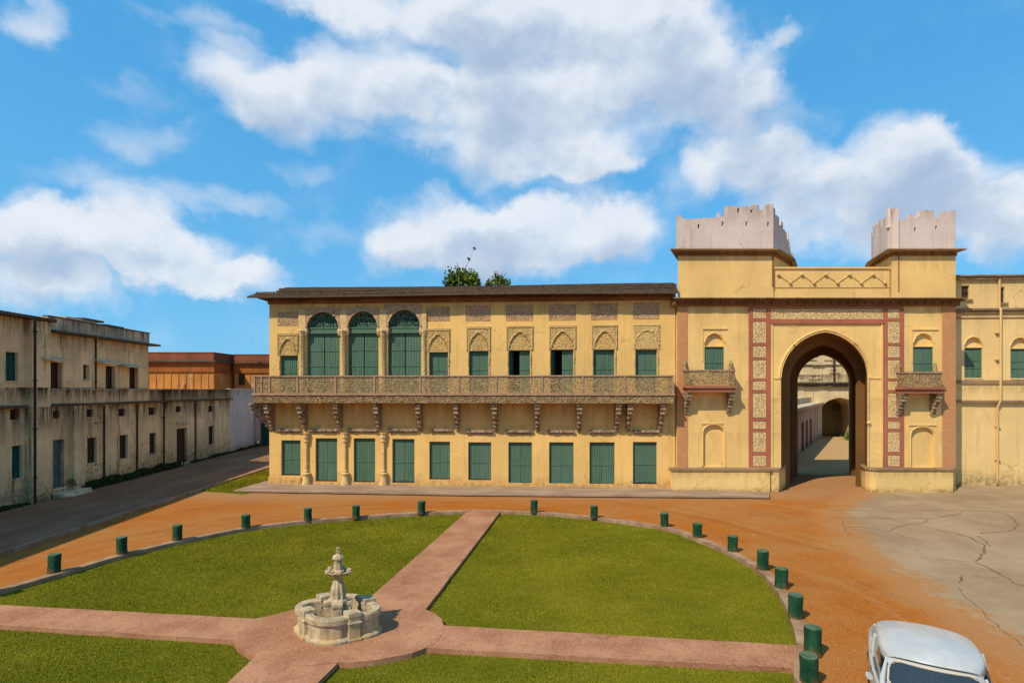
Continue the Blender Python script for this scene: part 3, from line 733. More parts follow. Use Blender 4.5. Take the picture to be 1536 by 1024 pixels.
# ================================================================== YELLOW MAIN BUILDING
_a = G(404, 725, .12); _b = (Frame(0, 26.62, 0).u(1013), 26.62)
MF = Frame(_a[0], _a[1], math.atan2(_b[1]-_a[1], _b[0]-_a[0]))
ULEN = math.dist(_a, _b)
main = empty('palace_building', MF.o, MF.a, label='long two storey yellow building with carved balcony and green shutters', cat='building')
mz = lambda px, py, d=0: MF.z(px, py, d)
ZF = mz(700, 603); ZTOP = 9.62
up_small = [(420.7,447,533,416.4,447.8,501),(644,672,528,639,675,494),(703.7,732.7,526,699.3,735.8,491),(763,795,525,759,799.6,490),
            (826,860,524,823,864,489.4),(890,921.7,524,887,926,488.8),(953.4,985.5,524,949.8,990,488.5)]
up_arch = [(459.8,509.6,456,511,492,467,462),(521.5,568,519,569,491.5,466,460.5),(581.6,632,577,632.6,491,463.5,457)]
low = [(422,450.8,660,713),(473.3,505.8,657,722),(530.5,562.7,657,723),(588.5,621.8,658,724),(644,675,662,719),(702.4,736.7,663,720),
       (762.6,797.8,663,726.7),(823.7,860.4,663,726.7),(884.3,922,663,726.5),(949.4,985.3,662.5,726)]
toppan = [(416.4,448,468,489),(640,675,460,482),(698.5,735.8,458,482),(759,799.6,457.5,481.5),(823,864,456.2,481),(887,926.5,455,480),(950,989,453.6,479)]
holes = []
RZ = []
ZBAL = 4.56
for (a, b, t, *_r) in up_small: holes.append(rect(MF.u(a), MF.u(b), ZBAL, mz((a+b)/2, t)))
for (a, b, _c, _d, sp, ap, _e) in up_arch:
    holes.append(arch(MF.u(a), MF.u(b), ZBAL, mz((a+b)/2, sp), mz((a+b)/2, ap), 12, .02, 0))
for (a, b, t, bo) in low: holes.append(rect(MF.u(a), MF.u(b), max(.2, mz((a+b)/2, bo)), mz((a+b)/2, t)))
for (a, b, t, bo) in toppan: holes.append(rect(MF.u(a), MF.u(b), mz((a+b)/2, bo), mz((a+b)/2, t)))
w = MB(); w.slab(rect(0, ULEN, -.05, ZTOP), holes, 0, .32, back=False)
w.box(0, .3, .3, 7, -.05, ZTOP); w.box(ULEN-.25, ULEN, .3, 7, -.05, ZTOP); w.box(.3, ULEN-.25, 6.7, 7, -.05, ZTOP)
w.box(.3, ULEN-.25, .3, 6.7, ZTOP-.3, ZTOP)
w.build('wall', M['yellow'], main)
i_ = MB(); i_.box(.3, ULEN-.25, .33, 6.7, 4.3, 4.5); i_.box(.3, ULEN-.25, 2.6, 2.8, .1, ZTOP-.3); i_.build('interior_wall', M['interior'], main)
# shallow plinth course
b_ = MB(); b_.box(-.03, MF.u(452), -.05, .01, -.02, .48); b_.box(MF.u(625), ULEN, -.022, .01, -.02, .30)
b_.build('plinth', M['yellow'], main)
# upper small windows with their carved heads
rr = random.Random(11)
def head_relief(mb, x0, x1, z0, z1, y, seed):
    wd = x1-x0; hh = z1-z0
    ax0, ax1 = wd*.13, wd*.87
    def h(x, z):
        if x < .06 or x > wd-.06 or z > hh-.06: return .06
        top = arch_h(x, ax0, ax1, hh*.18, hh*.83, .35)
        top -= .03*abs(math.sin((x-ax0)/(ax1-ax0)*math.pi*5))
        inside = ax0 < x < ax1 and z < top
        if abs(z-top) < .045 and ax0-.03 < x < ax1+.03: return .075
        if inside: return -.03+.06*max(0, min(1, 1.2-vine(x, z, seed, 12)*6))*.7
        return .01+.03*max(0, min(1, 1.2-vine(x, z, seed+5, 12)*6))
    relief(mb, x0, x1, z0, z1, y, h, .03)
for k, (a, b, t, ca, cb, ct) in enumerate(up_small):
    x0, x1 = MF.u(a), MF.u(b); zt = mz((a+b)/2, t); c0, c1 = MF.u(ca), MF.u(cb); zc = mz((a+b)/2, ct)
    fr = MB(); fr.box(x0-.075, x0-.01, -.035, .02, ZBAL+.55, zt+.1); fr.box(x1+.01, x1+.075, -.035, .02, ZBAL+.55, zt+.1)
    for xx in (x0-.04, x1+.04): fr.lathe([(zt-.75, .01), (zt-.7, .04), (zt-.6, .02), (zt-.45, .045), (zt-.3, .03)], xx, -.03, 8)
    fr.box(x0-.075, x1+.075, -.03, .02, zt-.002, zt+.03); win = fr.build('window', M['carved'], main)
    shutters(win, x0, x1, ZBAL, zt, .14, 'green', 4, (.22, .62), open_left=(k in (3, 4)))
    h_ = MB(); head_relief(h_, c0, c1, zt+.005, zc, -.015, k*3+1)
    if k == 6:
        h_ = MB(); relief(h_, c0, c1, zt+.005, zc, -.015, lambda x, z: .02+.02*max(0, 1.2-vine(x, z, 4, 7)*6) + (.03 if abs(z-arch_h(x, .12, c1-c0-.12, .25, .95, .1)) < .04 else 0), .03)
    h_.box(c0, c1, -.055, .0, zc, zc+.05)
    h_.build('carved_panel', M['carved'], win)
for k, (a, b, t, bo) in enumerate(toppan):
    x0, x1 = MF.u(a), MF.u(b); z0, z1 = mz((a+b)/2, bo), mz((a+b)/2, t)
    m = MB(); relief(m, x0, x1, z0, z1, .04, carve(k+20, 14, .04), .025)
    m.build('carved_panel', M['carved_pink'], main)
# the three big arched openings
for k, (a, b, sa, sb, sp, ap, st) in enumerate(up_arch):
    pc = (a+b)/2; x0, x1 = MF.u(a), MF.u(b); zs_, za = mz(pc, sp), mz(pc, ap)
    s0, s1, zt = MF.u(sa), MF.u(sb), mz(pc, st)
    m = MB(); keep = lambda x, z: not (x0 < x < x1 and z < arch_h(x, x0, x1, zs_, za, .02))
    relief(m, s0, s1, zs_-.25, zt, -.03, carve(k+40, 8, .055), .028, lambda x, z: keep(x, z) and not (x0 < x < x1))
    m = MB(); relief(m, s0, s1, zs_+.0, zt, -.03, carve(k+40, 12, .04), .026, keep)
    # arch moulding
    pts = [(x, -.05, z) for x, z in arch(x0, x1, 0, zs_, za, 14, .02)[2:]]
    m.tube(pts, .045, 6)
    for xx in (x0, x1): m.lathe([(zs_-.45, .03), (zs_-.35, .09), (zs_-.15, .12), (zs_, .07), (zs_+.06, .10)], xx, -.02, 10)
    door = m.build('arched_door', M['carved_pink'], main)
    zb = zs_-.28
    fl = MB(); wd = x1-x0
    def fh(x, z, wd=wd, k=k):
        r = math.hypot((x-wd/2), z); an = math.atan2(z, x-wd/2)
        return .02+.05*max(0, min(1, 1.15-vine(x, z, k+60, 5.5)*6))+.02*math.cos(an*9)*(r > .2)
    jaali(fl, x0, x1, zs_+.02, za+.02, .17, .23, k+60, .025, 7, .085, .03, 0, lambda x, z: z < arch_h(x, x0, x1, zs_, za, .02)+.05)
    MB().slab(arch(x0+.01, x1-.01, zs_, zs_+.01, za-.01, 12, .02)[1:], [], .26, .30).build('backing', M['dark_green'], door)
    fl.tube([(x, .15, z) for x, z in arch(x0+.08, x1-.08, 0, zs_+.02, za-.08, 14, .02)[2:]], .035, 6)
    fl.build('fanlight', M['green'], door)
    bm_ = MB(); bm_.box(x0, x1, .08, .24, zb+.06, zs_+.02); bm_.box(x0, x1, .04, .24, zb, zb+.08); bm_.box(x0, x1, .05, .24, zs_-.03, zs_+.04)
    bm_.build('transom', M['green'], door)
    nz = 2
    xm = (x0+x1)/2
    for (q0, q1) in ((x0, xm-.005), (xm+.005, x1)):
        leaf_panel(q0+.02, q1-.01, ZBAL, zb, .17, 6, (.28, .5, .74)).build('shutter', M['green'], door)
# upper columns
for (pa, pb) in ((448.5, 458.5), (510.5, 520.5), (569, 580.5), (632.8, 639.6)):
    c = MF.u((pa+pb)/2); zt = mz(pa, 500); r = .165 if pa < 630 else .12
    m = MB(); m.lathe([(ZBAL, r*1.3), (ZBAL+.25, r*1.35), (ZBAL+.45, r*1.0), (ZBAL+.5, r*.9), (zt-.15, r*.85), (zt-.1, r*1.05), (zt, r*1.0), (zt+.12, r*1.35), (zt+.2, r*1.1)], c, -.02, 32, 8, .06)
    m.box(c-r*1.1, c+r*1.1, -.07, .02, zt+.2, mz(pa, 465))
    m.build('column', M['column'], main)
# lower columns
for (pc, w0) in ((460.5, 451), (518.5, 508), (576, 566)):
    c = MF.u(pc); zc = mz(pc, 663); zb = mz(pc, 708)
    m = MB(); m.box(c-.06, c+.06, -.08, .02, zb, zc); m.lathe([(zb-.02, .08), (zb+.1, .115), (zb+.15, .065), (zc, .065)], c, -.08, 20, 6, .1)
    m.lathe([(zc-.02, .08), (zc+.05, .14), (zc+.18, .11), (zc+.24, .16), (zc+.42, .14), (zc+.46, .18), (zc+.5, .18)], c, -.07, 20, 8, .08)
    m.lathe([(.1, .24), (.2, .24), (.3, .19), (zb-.12, .18), (zb-.1, .22), (zb-.03, .22), (zb, .14)], c, -.06, 20)
    m.build('column', M['column'], main)
# doors of the ground floor with lintels
lint = [(417.7,452.7),(464.5,507.5),(521.5,567.6),(582.7,627.8),(647,679.3),(698.8,739.8),(759.3,799.6),(821.7,861.5),(884.1,922),(949,988.8)]
for k, (a, b, t, bo) in enumerate(low):
    pc = (a+b)/2; x0, x1 = MF.u(a), MF.u(b); z0, z1 = max(.2, mz(pc, bo)), mz(pc, t)
    l0, l1 = MF.u(lint[k][0]), MF.u(lint[k][1]); zl = mz(pc, 649 if k > 4 else 647)
    m = MB(); nseg = 7
    for j in range(nseg):
        xa = l0+(l1-l0)*j/nseg; xb = l0+(l1-l0)*(j+1)/nseg; e = rr.uniform(-.025, .015)
        m.box(xa, xb, -.13+e, .02, zl+.03-e*.3, zl+.15+e*.5)
    m.box(l0+.06, l1-.05, -.06, .02, zl-.06, zl+.03)
    m.build('lintel', M['lintel'], main)
    fr = MB(); fr.box(x0+.002, x1-.002, .08, .30, z0-.05, z0+.03); dr = fr.build('door', M['dark_wood'], main)
    shutters(dr, x0, x1, z0+.03, z1, .13, 'green', 5, (.47,) if k % 3 else (.47, .05), frame=.04)
# frieze under the eaves and slab roof
fz = MB(); relief(fz, .0, ULEN, ZTOP-.13, ZTOP+.17, -.07, lambda x, z: .02+.05*noise.noise(Vector((x*3, z*6, 0))), .09)
fz.box(-.02, ULEN, -.07, .3, ZTOP-.13, ZTOP+.18); fz.box(-.07, -.02, -.05, 6, ZTOP-.13, ZTOP+.18)
fz.build('frieze', M['frieze'], main)
def roof_course(mb, u0, u1, y0, z0, y1, z1, th, seed):
    n = int((u1-u0)/.22); vs = []
    for i in range(n+1):
        u = u0+(u1-u0)*i/n; e = .035*noise.noise(Vector((u*1.9, seed, 0)))+.02*noise.noise(Vector((u*7, seed, 4))); sag = -.06*math.sin(u*.31+seed)
        vs += [(u, y0+e, z0+e*.4+sag*.4), (u, y0+e, z0-th+sag*.4), (u, y1, z1+e*.3+sag*.4), (u, y1, z1-th)]
    fs = []
    for i in range(n):
        a = i*4; b = a+4; fs += [(a, b, b+2, a+2), (a+1, a+3, b+3, b+1), (a, a+1, b+1, b)]
    fs += [(0, 2, 3, 1), (n*4, n*4+1, n*4+3, n*4+2)]
    mb.add(vs, fs)
rf = MB()
roof_course(rf, -.85, ULEN+.0, -.62, 9.83, .1, 10.08, .10, 1)
roof_course(rf, -.55, ULEN+.0, -.47, 9.99, .3, 10.22, .10, 2)
roof_course(rf, .55, ULEN+.0, -.34, 10.14, .5, 10.33, .10, 3)
roof_course(rf, .62, ULEN+.0, -.20, 10.26, 1.0, 10.46, .10, 4)
roof_course(rf, .66, ULEN+.0, .30, 10.40, 6.9, 10.50, .12, 5)
rf.box(-.8, .7, .1, 6.9, 9.85, 10.15); rf.box(.5, ULEN-.01, .2, 6.9, 9.8, 10.3)
rf.build('roof', M['slate'], main)
# the long carved balcony
PB = .88
bz = lambda px, py: MF.z(px, py, -PB)
zr1, zr0, zl0, zb0 = bz(690, 565), bz(690, 589.5), bz(690, 593), bz(690, 605)
u0, u1 = MF.u(381, -PB), MF.u(1010.5, -PB)
fl = MB(); fl.box(u0+.06, u1-.04, -PB+.09, .01, zb0+.02, zr0-.01)
balc = fl.build('balcony', M['rail'], main)
tag(balc, 'long projecting balcony of pierced stone')
rl = MB(); rl.box(u0-.02, u1+.02, -PB-.03, -PB+.12, zr1, zr1+.07); rl.box(u0-.02, u0+.12, -PB+.12, 0, zr1, zr1+.07); rl.box(u1-.12, u1+.02, -PB+.12, 0, zr1, zr1+.07)
rl.box(u0-.07, u1+.05, -PB-.09, -PB+.12, zl0, zr0-.01); rl.box(u0-.07, u0+.1, -PB+.12, 0, zl0, zr0-.01); rl.box(u1-.1, u1+.05, -PB+.12, 0, zl0, zr0-.01)
rl.build('rail', M['rail'], balc, bevel=.012)
posts = [381.5, 392, 404, 446, 503, 561.6, 630, 688, 744, 813, 874, 937, 1009.5]
pu = [MF.u(p, -PB) for p in posts]
for p in pu: MB().box(p-.045, p+.045, -PB-.015, -PB+.10, zr0-.01, zr1).build('post', M['rail'], balc)
for k, (a, b) in enumerate(zip(pu, pu[1:])):
    m = MB(); jaali(m, a+.045, b-.045, zr0, zr1, -PB+.02, -PB+.06, k+1, .026, 10.5, .15, .035)
    m.build('lattice_panel', M['jaali'], balc)
for (x, sd) in ((u0+.02, 31), (u1-.06, 32)):
    m = MB(); m.T = Matrix.Translation((x, 0, 0)) @ Matrix.Rotation(R(-90), 4, 'Z'); jaali(m, .02, PB-.06, zr0, zr1, 0, .04, sd, .026, 10.5, .165, .035)
    m.build('lattice_panel', M['jaali'], balc)
m = MB(); relief(m, u0, u1, zb0, zl0, -PB-.01, carve(77, 13, .045), .028)
m.box(u0, u1, -PB-.008, -PB+.08, zb0, zl0); m.T = Matrix.Translation((u1, 0, 0)) @ Matrix.Rotation(R(90), 4, 'Z'); m.T = None
m.box(u0, u0+.08, -PB+.08, 0, zb0, zl0-.002); m.box(u1-.08, u1, -PB+.08, 0, zb0, zl0-.002)
m.build('carved_band', M['jaali'], balc)
def bracket(mb, w=.24, out=.80, h=1.38):
    """stepped and curling stone bracket: foot on the wall at z=-h, head under the floor at z=0, reaching out to y=-out"""
    prof = [(0, 0), (-out, 0), (-out, -.14), (-out*.93, -.2), (-out*.95, -.32), (-out*.84, -.40), (-out*.84, -.5), (-out*.66, -.6), (-out*.62, -.72),
            (-out*.46, -.86), (-out*.40, -.98), (-out*.25, -1.08), (-out*.22, -1.2), (-out*.10, -1.26), (0, -h)]
    prof = [(y, z*h/1.38) for y, z in prof]
    mb.prism_yz(prof, -w*.42, w*.42)
    for (y, z, s) in ((-out+.02, -.07, .60), (-out*.93, -.25, .5), (-out*.86, -.45, .46), (-out*.63, -.66, .4), (-out*.44, -.92, .36), (-out*.24, -1.14, .36), (-.06, -1.30, .42)):
        z *= h/1.38; q = w*s
        mb.box(-q, q, y-.055, y+.10, z-.055, z+.055)
    mb.box(-w*.52, w*.52, -out-.01, 0, -.045, -.002)
for px_ in (447.5, 501.5, 562, 625.6, 682.6, 741, 805.5, 869, 927.5, 945, 994.5):
    m = MB(); m.T = Matrix.Translation((MF.u(px_+.5, -.80), 0, zb0-.002)); bracket(m, .26, .80, 1.42); m.build('bracket', M['bracket'], balc, bevel=.018)
m = MB(); m.T = Matrix.Translation((MF.u(398, -.80), 0, zb0-.002)); bracket(m, .26, .80, 1.42); m.build('bracket', M['bracket'], balc, bevel=.018)
m = MB(); m.T = Matrix.Translation((.05, .05, zb0-.002)) @ Matrix.Rotation(R(-45), 4, 'Z'); bracket(m, .28, 1.02, 1.42); m.build('bracket', M['bracket'], balc, bevel=.018)

# ================================================================== GATEWAY
GF = Frame(Frame(0, 26.5, 0).u(1012), 26.5, 0)
gate = empty('gateway_building', GF.o, 0, label='tall yellow gateway building with pointed archway between two towers', cat='gateway')
gu = lambda px, d=0: GF.u(px, d); gz = lambda py, d=0: GF.z(1200, py, d)
GX0, GX1 = gu(1015.5), gu(1433.5); ZC = gz(462); ZP = gz(402.5)
front = arch(gu(1171.5), gu(1303.5), -.05, gz(566), gz(497.5), 16, .10)
wl, wr = rect(gu(1056.7), gu(1086), gz(557), gz(520)), rect(gu(1369.7), gu(1399.8), gz(559), gz(520))
nicheL = arch(gu(1055.5), gu(1086), gz(699), gz(650), gz(637.5), 8, .03); nicheR = arch(gu(1367), gu(1400.5), gz(700.5), gz(654), gz(641), 8, .03)
alL = [(gu(1056.7), gz(519)), (gu(1086), gz(519))]
def lun(a, b, z0, z1): return [(a, z0), (b, z0)] + [( (a+b)/2+(b-a)/2*math.cos(t), z0+(z1-z0)*math.sin(t)) for t in [math.pi*i/12 for i in range(1, 12)]]
lL, lR = lun(gu(1056.7), gu(1086), gz(519), gz(500.5)), lun(gu(1369.7), gu(1399.8), gz(519), gz(500.5))
g = MB()
g.slab([(GX0, -.05)]+[front[0]]+front[2:][::-1]+[front[1]]+[(GX1, -.05), (GX1, gz(447)), (GX0, gz(447))], [wl, wr, nicheL, nicheR, lL, lR], 0, .14, back=False)
g.box(GX0, GX0+.02, .14, 6.0, -.05, gz(447)); g.box(GX1-.02, GX1, .14, 6.0, -.05, gz(447))
for lp in (wl, wr): g.box(lp[0][0]-.1, lp[1][0]+.1, .22, .25, lp[0][1]-.1, lp[2][1]+.05)
for lp in (nicheL, nicheR, lL, lR):
    xs_ = [p[0] for p in lp]; zz = [p[1] for p in lp]; g.box(min(xs_)-.05, max(xs_)+.05, .12, .2, min(zz)-.03, max(zz)+.05)
g.box(GX0, GX1, .3, 6.0, gz(449), gz(447)); 
g.build('wall', M['yellow_gate'], gate)
# worn low relief in the left niche
m = MB(); relief(m, gu(1063), gu(1077), gz(681), gz(655), .125, lambda x, z: .035*max(0, min(1, 1.2-vine(x, z, 9, 9)*6))*max(0, 1-math.hypot((x-.23)/.23, (z-.43)/.43)), .03, lambda x, z: math.hypot((x-gu(1070))/.24, (z-gz(668))/.44) < 1)
m.build('relief', M['yellow_gate'], gate)
# passage: three arches one behind the other, the vault turning to the right as it goes back
def prof_at(xa, xb, ys, ya, d, n=16, peak=.16):
    Y = 26.5+d; k = Y/FP; cxl = (xa-CX)*k-GF.o.x; cxr = (xb-CX)*k-GF.o.x
    return arch(cxl, cxr, -.05, EYE+(HY-ys)*k, EYE+(HY-ya)*k, n, peak)
ps = MB()
def ring_wall(outer_r, hole, y):                         # a cross wall with an arched opening
    x0, x1, z1 = outer_r
    lp = [(x0, -.05), hole[0]]+hole[2:][::-1]+[hole[1], (x1, -.05), (x1, z1), (x0, z1)]
    ps.slab(lp, [], y, y+.25, True)
def loft(A, ya, B, yb):
    A = [A[0]]+A[2:][::-1]+[A[1]]; B = [B[0]]+B[2:][::-1]+[B[1]]; n = len(A)
    ps.add([(x, ya, z) for x, z in A]+[(x, yb, z) for x, z in B], [(i, i+1, n+i+1, n+i) for i in range(n-1)])
A0 = front; A1 = prof_at(1177, 1297, 568, 507, 1.15, peak=.10)
B0 = prof_at(1185, 1288, 570, 516, 1.15); B1 = prof_at(1187, 1287, 571, 520, 4.6)
C0 = prof_at(1196.5, 1278, 573, 531.5, 4.6); C1 = prof_at(1197, 1277.6, 573, 532, 5.7)
loft(A0, .14, A1, 1.15); ring_wall((A1[0][0]-.5, A1[1][0]+.5, A1[18][1]+.6), B0, 1.15)
loft(B0, 1.4, B1, 4.6); ring_wall((B1[0][0]-.5, B1[1][0]+.5, B1[18][1]+.6), C0, 4.6); loft(C0, 4.85, C1, 5.75)
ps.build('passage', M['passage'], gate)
# back wall with the inner opening
bw = MB(); lp = [(GX0, -.05), C1[0]]+C1[2:][::-1]+[C1[1], (GX1+3.2, -.05), (GX1+3.2, gz(447)), (GX0, gz(447))]
bw.slab(lp, [], 5.76, 6.0, True); bw.build('back_wall', M['yellow_gate'], gate)
# panel doors folded back inside the passage (dark leaves)
m = MB()
for (p0, d0, p1, d1) in (((1186.2), 1.5, 1192, 3.0),):
    a = (gu(p0, d0)+.06, d0); b = (gu(p1, d1)-.02, d1)
    m.add([(a[0], a[1], .3), (b[0], b[1], .3), (b[0], b[1], 5.2), (a[0], a[1], 5.2), (a[0]-.08, a[1], .3), (b[0]-.08, b[1], .3), (b[0]-.08, b[1], 5.2), (a[0]-.08, a[1], 5.2)],
          [(0,1,2,3),(4,5,6,7),(0,1,5,4),(3,2,6,7),(0,3,7,4),(1,2,6,5)])
m.build('door_leaf', M['dark_wood'], gate)
# archivolt moulding and frame lines
m = MB(); m.tube([(x, -.012, z) for x, z in arch(gu(1171.5)-.09, gu(1303.5)+.09, 0, gz(566), gz(497.5)+.1, 18, .10)[2:]], .05, 6)
m.tube([(x, -.0, z) for x, z in arch(gu(1171.5)-.0, gu(1303.5)+.0, 0, gz(566), gz(497.5)+.0, 18, .10)[2:]], .035, 6)
m.box(gu(1160.5), gu(1171), -.035, .01, gz(568), gz(565.5)); m.box(gu(1304), gu(1320), -.035, .01, gz(568), gz(565.5))
m.box(gu(1156), gu(1158.6), -.05, .01, gz(703), gz(485)); m.box(gu(1321), gu(1323.6), -.05, .01, gz(703), gz(485))
m.build('moulding', M['yellow_gate'], gate)
# red painted framework
rd_ = MB(); y_ = -.045
L0, L1, L2, L3 = gu(1122.8), gu(1128.3), gu(1149.3), gu(1155); R0, R1, R2, R3 = gu(1324.8), gu(1330.6), gu(1349.4), gu(1355)
zt, zbt = gz(460.5), gz(701)
for (a, b) in ((L0, L1), (L2, L3), (R0, R1), (R2, R3)): rd_.box(a, b, y_, .01, zbt, zt)
pan = [(463,478),(482,515),(518.5,536.5),(539.3,568),(571,585.5),(589,626.5),(631,643.5),(647,678),(682,699.5)]
cuts = [(460.5,463)]+[(a[1], b[0]) for a, b in zip(pan, pan[1:])]+[(699.5,701)]
for (a, b) in cuts:
    rd_.box(L1, L2, y_+.002, .01, gz(b), gz(a)); rd_.box(R1, R2, y_+.002, .01, gz(b), gz(a))
rd_.box(L3, R0, y_+.002, .01, gz(463), gz(460.5)); rd_.box(L3, R0, y_+.002, .01, gz(483), gz(479)); rd_.box(L3, R0, -.085, .01, gz(485.2), gz(483.05))
band = rd_.build('painted_frame', M['red'], gate)
rr = random.Random(21)
for k, (a, b) in enumerate(pan):
    for (x0, x1, s) in ((L1, L2, 0), (R1, R2, 20)):
        m = MB(); jaali(m, x0+.03, x1-.03, gz(b)+.03, gz(a)-.03, -.03, .03, k+s+50, .028, 9.5, .155, .03)
        m.build('carved_panel', M['carved_gold'], band)
bk = MB(); bk.box(L1, L2, -.004, .006, zbt, zt); bk.box(R1, R2, -.004, .006, zbt, zt); bk.box(L3, R0, -.004, .006, gz(479), gz(463)); bk.build('panel_ground', M['carved'], band)
m = MB(); jaali(m, L3+.03, R0-.03, gz(478.5), gz(463.6), -.03, .03, 95, .028, 9.5, .155, .03); m.build('carved_panel', M['carved_gold'], band)
# brick pilasters
for (a, b) in ((1015.8, 1031), (1413, 1433)):
    MB().box(gu(a), gu(b), -.03, .012, gz(703), gz(461)).build('pilaster', M['brick'], gate)
# main cornice with its sloping drip slab
def chajja(mb, x0, x1, z, out, drop, th=.06, cap0=.0, cap1=.0, seed=0):
    n = max(2, int((x1-x0)/.3)); vs = []
    for i in range(n+1):
        x = x0+(x1-x0)*i/n; e = .02*noise.noise(Vector((x*2.1, seed, 2)))
        vs += [(x, .02, z), (x, -out+e, z-drop+e), (x, -out+e, z-drop-th+e), (x, .02, z-th-.04)]
    fs = [(i*4+k, (i+1)*4+k, (i+1)*4+(k+1) % 4, i*4+(k+1) % 4) for i in range(n) for k in range(4)]+[(0, 1, 2, 3), (n*4+3, n*4+2, n*4+1, n*4)]
    mb.add(vs, fs)
m = MB(); chajja(m, GX0-.28, GX1+.25, gz(446), .42, .07, .05, seed=3)
m.build('cornice', M['ledge'], gate)
m = MB(); m.box(GX0-.12, GX1+.1, -.14, .012, gz(459), gz(450.5)); m.box(GX0-.2, GX1+.15, -.24, .012, gz(453), gz(449.5))
x = GX0
while x < GX1-.1: m.box(x, x+.10, -.28, -.14, gz(456), gz(453.1)); x += .42
m.lathe([(gz(461), .05), (gz(458), .15), (gz(454), .17), (gz(450), .1)], GX0-.17, -.1, 12)
m.build('cornice_band', M['frieze'], gate)
# central parapet with zigzag relief
cp = MB(); xp0, xp1 = gu(1161.5), gu(1337)
cp.box(xp0, xp1, .12, .45, gz(448), ZP); cp.box(xp0, xp1, .06, .5, ZP, ZP+.09)
cp.build('parapet', M['yellow_gate'], gate)
zz_ = MB(); pitch = (xp1-xp0-.5)/4.5; x = xp0+.25; k = 0
zhi, zlo = gz(411.5), gz(424)
pts = []
while x <= xp1-.2:
    pts.append((x, .105, zhi if k % 2 == 0 else zlo)); x += pitch/2; k += 1
for a, b in zip(pts, pts[1:]): zz_.tube([a, b], .022, 5)
for p in pts: zz_.lathe([(p[2]-.12, .01), (p[2]-.07, .06), (p[2], .09), (p[2]+.06, .05), (p[2]+.1, .01)], p[0], .09, 8)
zz_.box(xp0, xp1, .095, .125, gz(431), gz(430)); zz_.build('zigzag_relief', M['carved'], gate)
# towers
def tower(poly, tops, zc, slits, name='tower', lab=None):
    t = MB(); t.prism_xy(poly, gz(449), zc); tw = t.build(name, M['yellow_gate'], gate)
    if lab: tw['label'] = lab
    # cornice slab following the outline
    P = [Vector(p) for p in poly]; c = sum(P, Vector((0, 0)))/len(P); n = len(P)
    def off(d):
        out = []
        for i in range(n):
            e0 = (P[i]-P[i-1]).normalized(); e1 = (P[(i+1) % n]-P[i]).normalized(); n0 = Vector((e0.y, -e0.x)); n1 = Vector((e1.y, -e1.x)); b = (n0+n1).normalized()
            out.append(P[i]+b*d/max(.4, b.dot(n0)))
        return out
    s_ = MB(); a, b_, c_ = off(.05), off(.30), off(.0)
    vs = [(q.x, q.y, zc+.02) for q in a]+[(q.x, q.y, zc-.04) for q in b_]+[(q.x, q.y, zc-.10) for q in b_]+[(q.x, q.y, zc-.20) for q in c_]
    s_.add(vs, [(k*n+i, k*n+(i+1) % n, (k+1)*n+(i+1) % n, (k+1)*n+i) for k in range(3) for i in range(n)])
    s_.build('cornice', M['ledge'], tw)
    d_ = MB()
    for i in range(n):
        p, q = P[i], P[(i+1) % n]; L_ = (q-p).length; an = math.atan2((q-p).y, (q-p).x); d_.T = Matrix.Translation((p.x, p.y, 0)) @ Matrix.Rotation(an, 4, 'Z'); x = .15
        d_.box(.0, L_, -.07, .0, zc-.33, zc-.19)
        while x < L_-.1: d_.box(x, x+.08, -.14, -.06, zc-.27, zc-.18); x += .45
    d_.build('dentils', M['frieze'], tw)
    w_ = MB()
    for i, top in enumerate(tops):
        if top is None: continue
        p, q = P[i], P[(i+1) % n]; L_ = (q-p).length; an = math.atan2((q-p).y, (q-p).x); w_.T = Matrix.Translation((p.x, p.y, 0)) @ Matrix.Rotation(an, 4, 'Z')
        outl = [(0, zc+.0), (L_, zc+.0)]+[(f*L_, z) for f, z in top[::-1]]
        hs = [rect(f*L_-.045, f*L_+.045, z, z+.22) for f, z in slits.get(i, [])]
        w_.slab(outl, hs, .02+.003*i, .30, True)
    w_.build('battlement', M['pink'], tw)
    return tw
f7 = lambda x, y: ((1000+x/3.79), (290+y/3.79))
LT0, LT1 = gu(1017), gu(1160.5); zcL = gz(373.5)
def topL(pts, a, b):
    out = []
    for x, y in pts:
        px, py = f7(x, y); out.append(((gu(px)-a)/(b-a), gz(py)))
    out[0] = (0, out[0][1]); out[-1] = (1, out[-1][1]); return out
tl = topL([(62,122),(78,124),(90,140),(125,146),(200,140),(297,136),(299,106),(306,107),(309,133),(338,131),(341,69),(402,70),(404,80),(414,80),(416,72),(470,73),(477,92),(490,92),(491,57),(508,62),(527,66),(531,93),(570,90),(571,58),(598,54)], LT0, LT1)
polyL = [(LT0, .02), (LT1, .02), (gu(1183, 1.9), 1.9), (gu(1187, 3.4), 3.4), (gu(1032, 3.4), 3.4)]
jag = lambda z, zb, n, sd: [(i/n, (z+(zb-z)*i/n)+random.Random(sd+i).uniform(-.12, .12)) if j == 0 else ((i+.55)/n, (z+(zb-z)*i/n)-random.Random(sd+i).uniform(.0, .3)) for i in range(n) for j in (0, 1)]
def side(z0, z1, n, sd, drop=.35):
    rr = random.Random(sd); out = [(0, z0)]; drop *= 1.5
    for i in range(n):
        z = z0+(z1-z0)*(i+.5)/n+rr.uniform(-.1, .1); out += [((i+.1)/n, z), ((i+.55)/n, z+rr.uniform(-.05, .05)), ((i+.6)/n, z-drop*rr.uniform(.5, 1)), ((i+.95)/n, z-drop*rr.uniform(.4, 1))]
    return out+[(1, z1)]
sl = lambda pts: [((gu(f7(x, y)[0])-LT0)/(LT1-LT0), gz(f7(x, y)[1])) for x, y in pts]
tower(polyL, [tl, side(tl[-1][1], gz(335), 4, 4), side(gz(330), gz(345), 3, 8), side(12.6, 12.5, 6, 9), None], zcL,
      {0: sl([(183,198),(320,184),(456,184),(579,186),(409,108),(484,108)])}, lab='left gate tower')
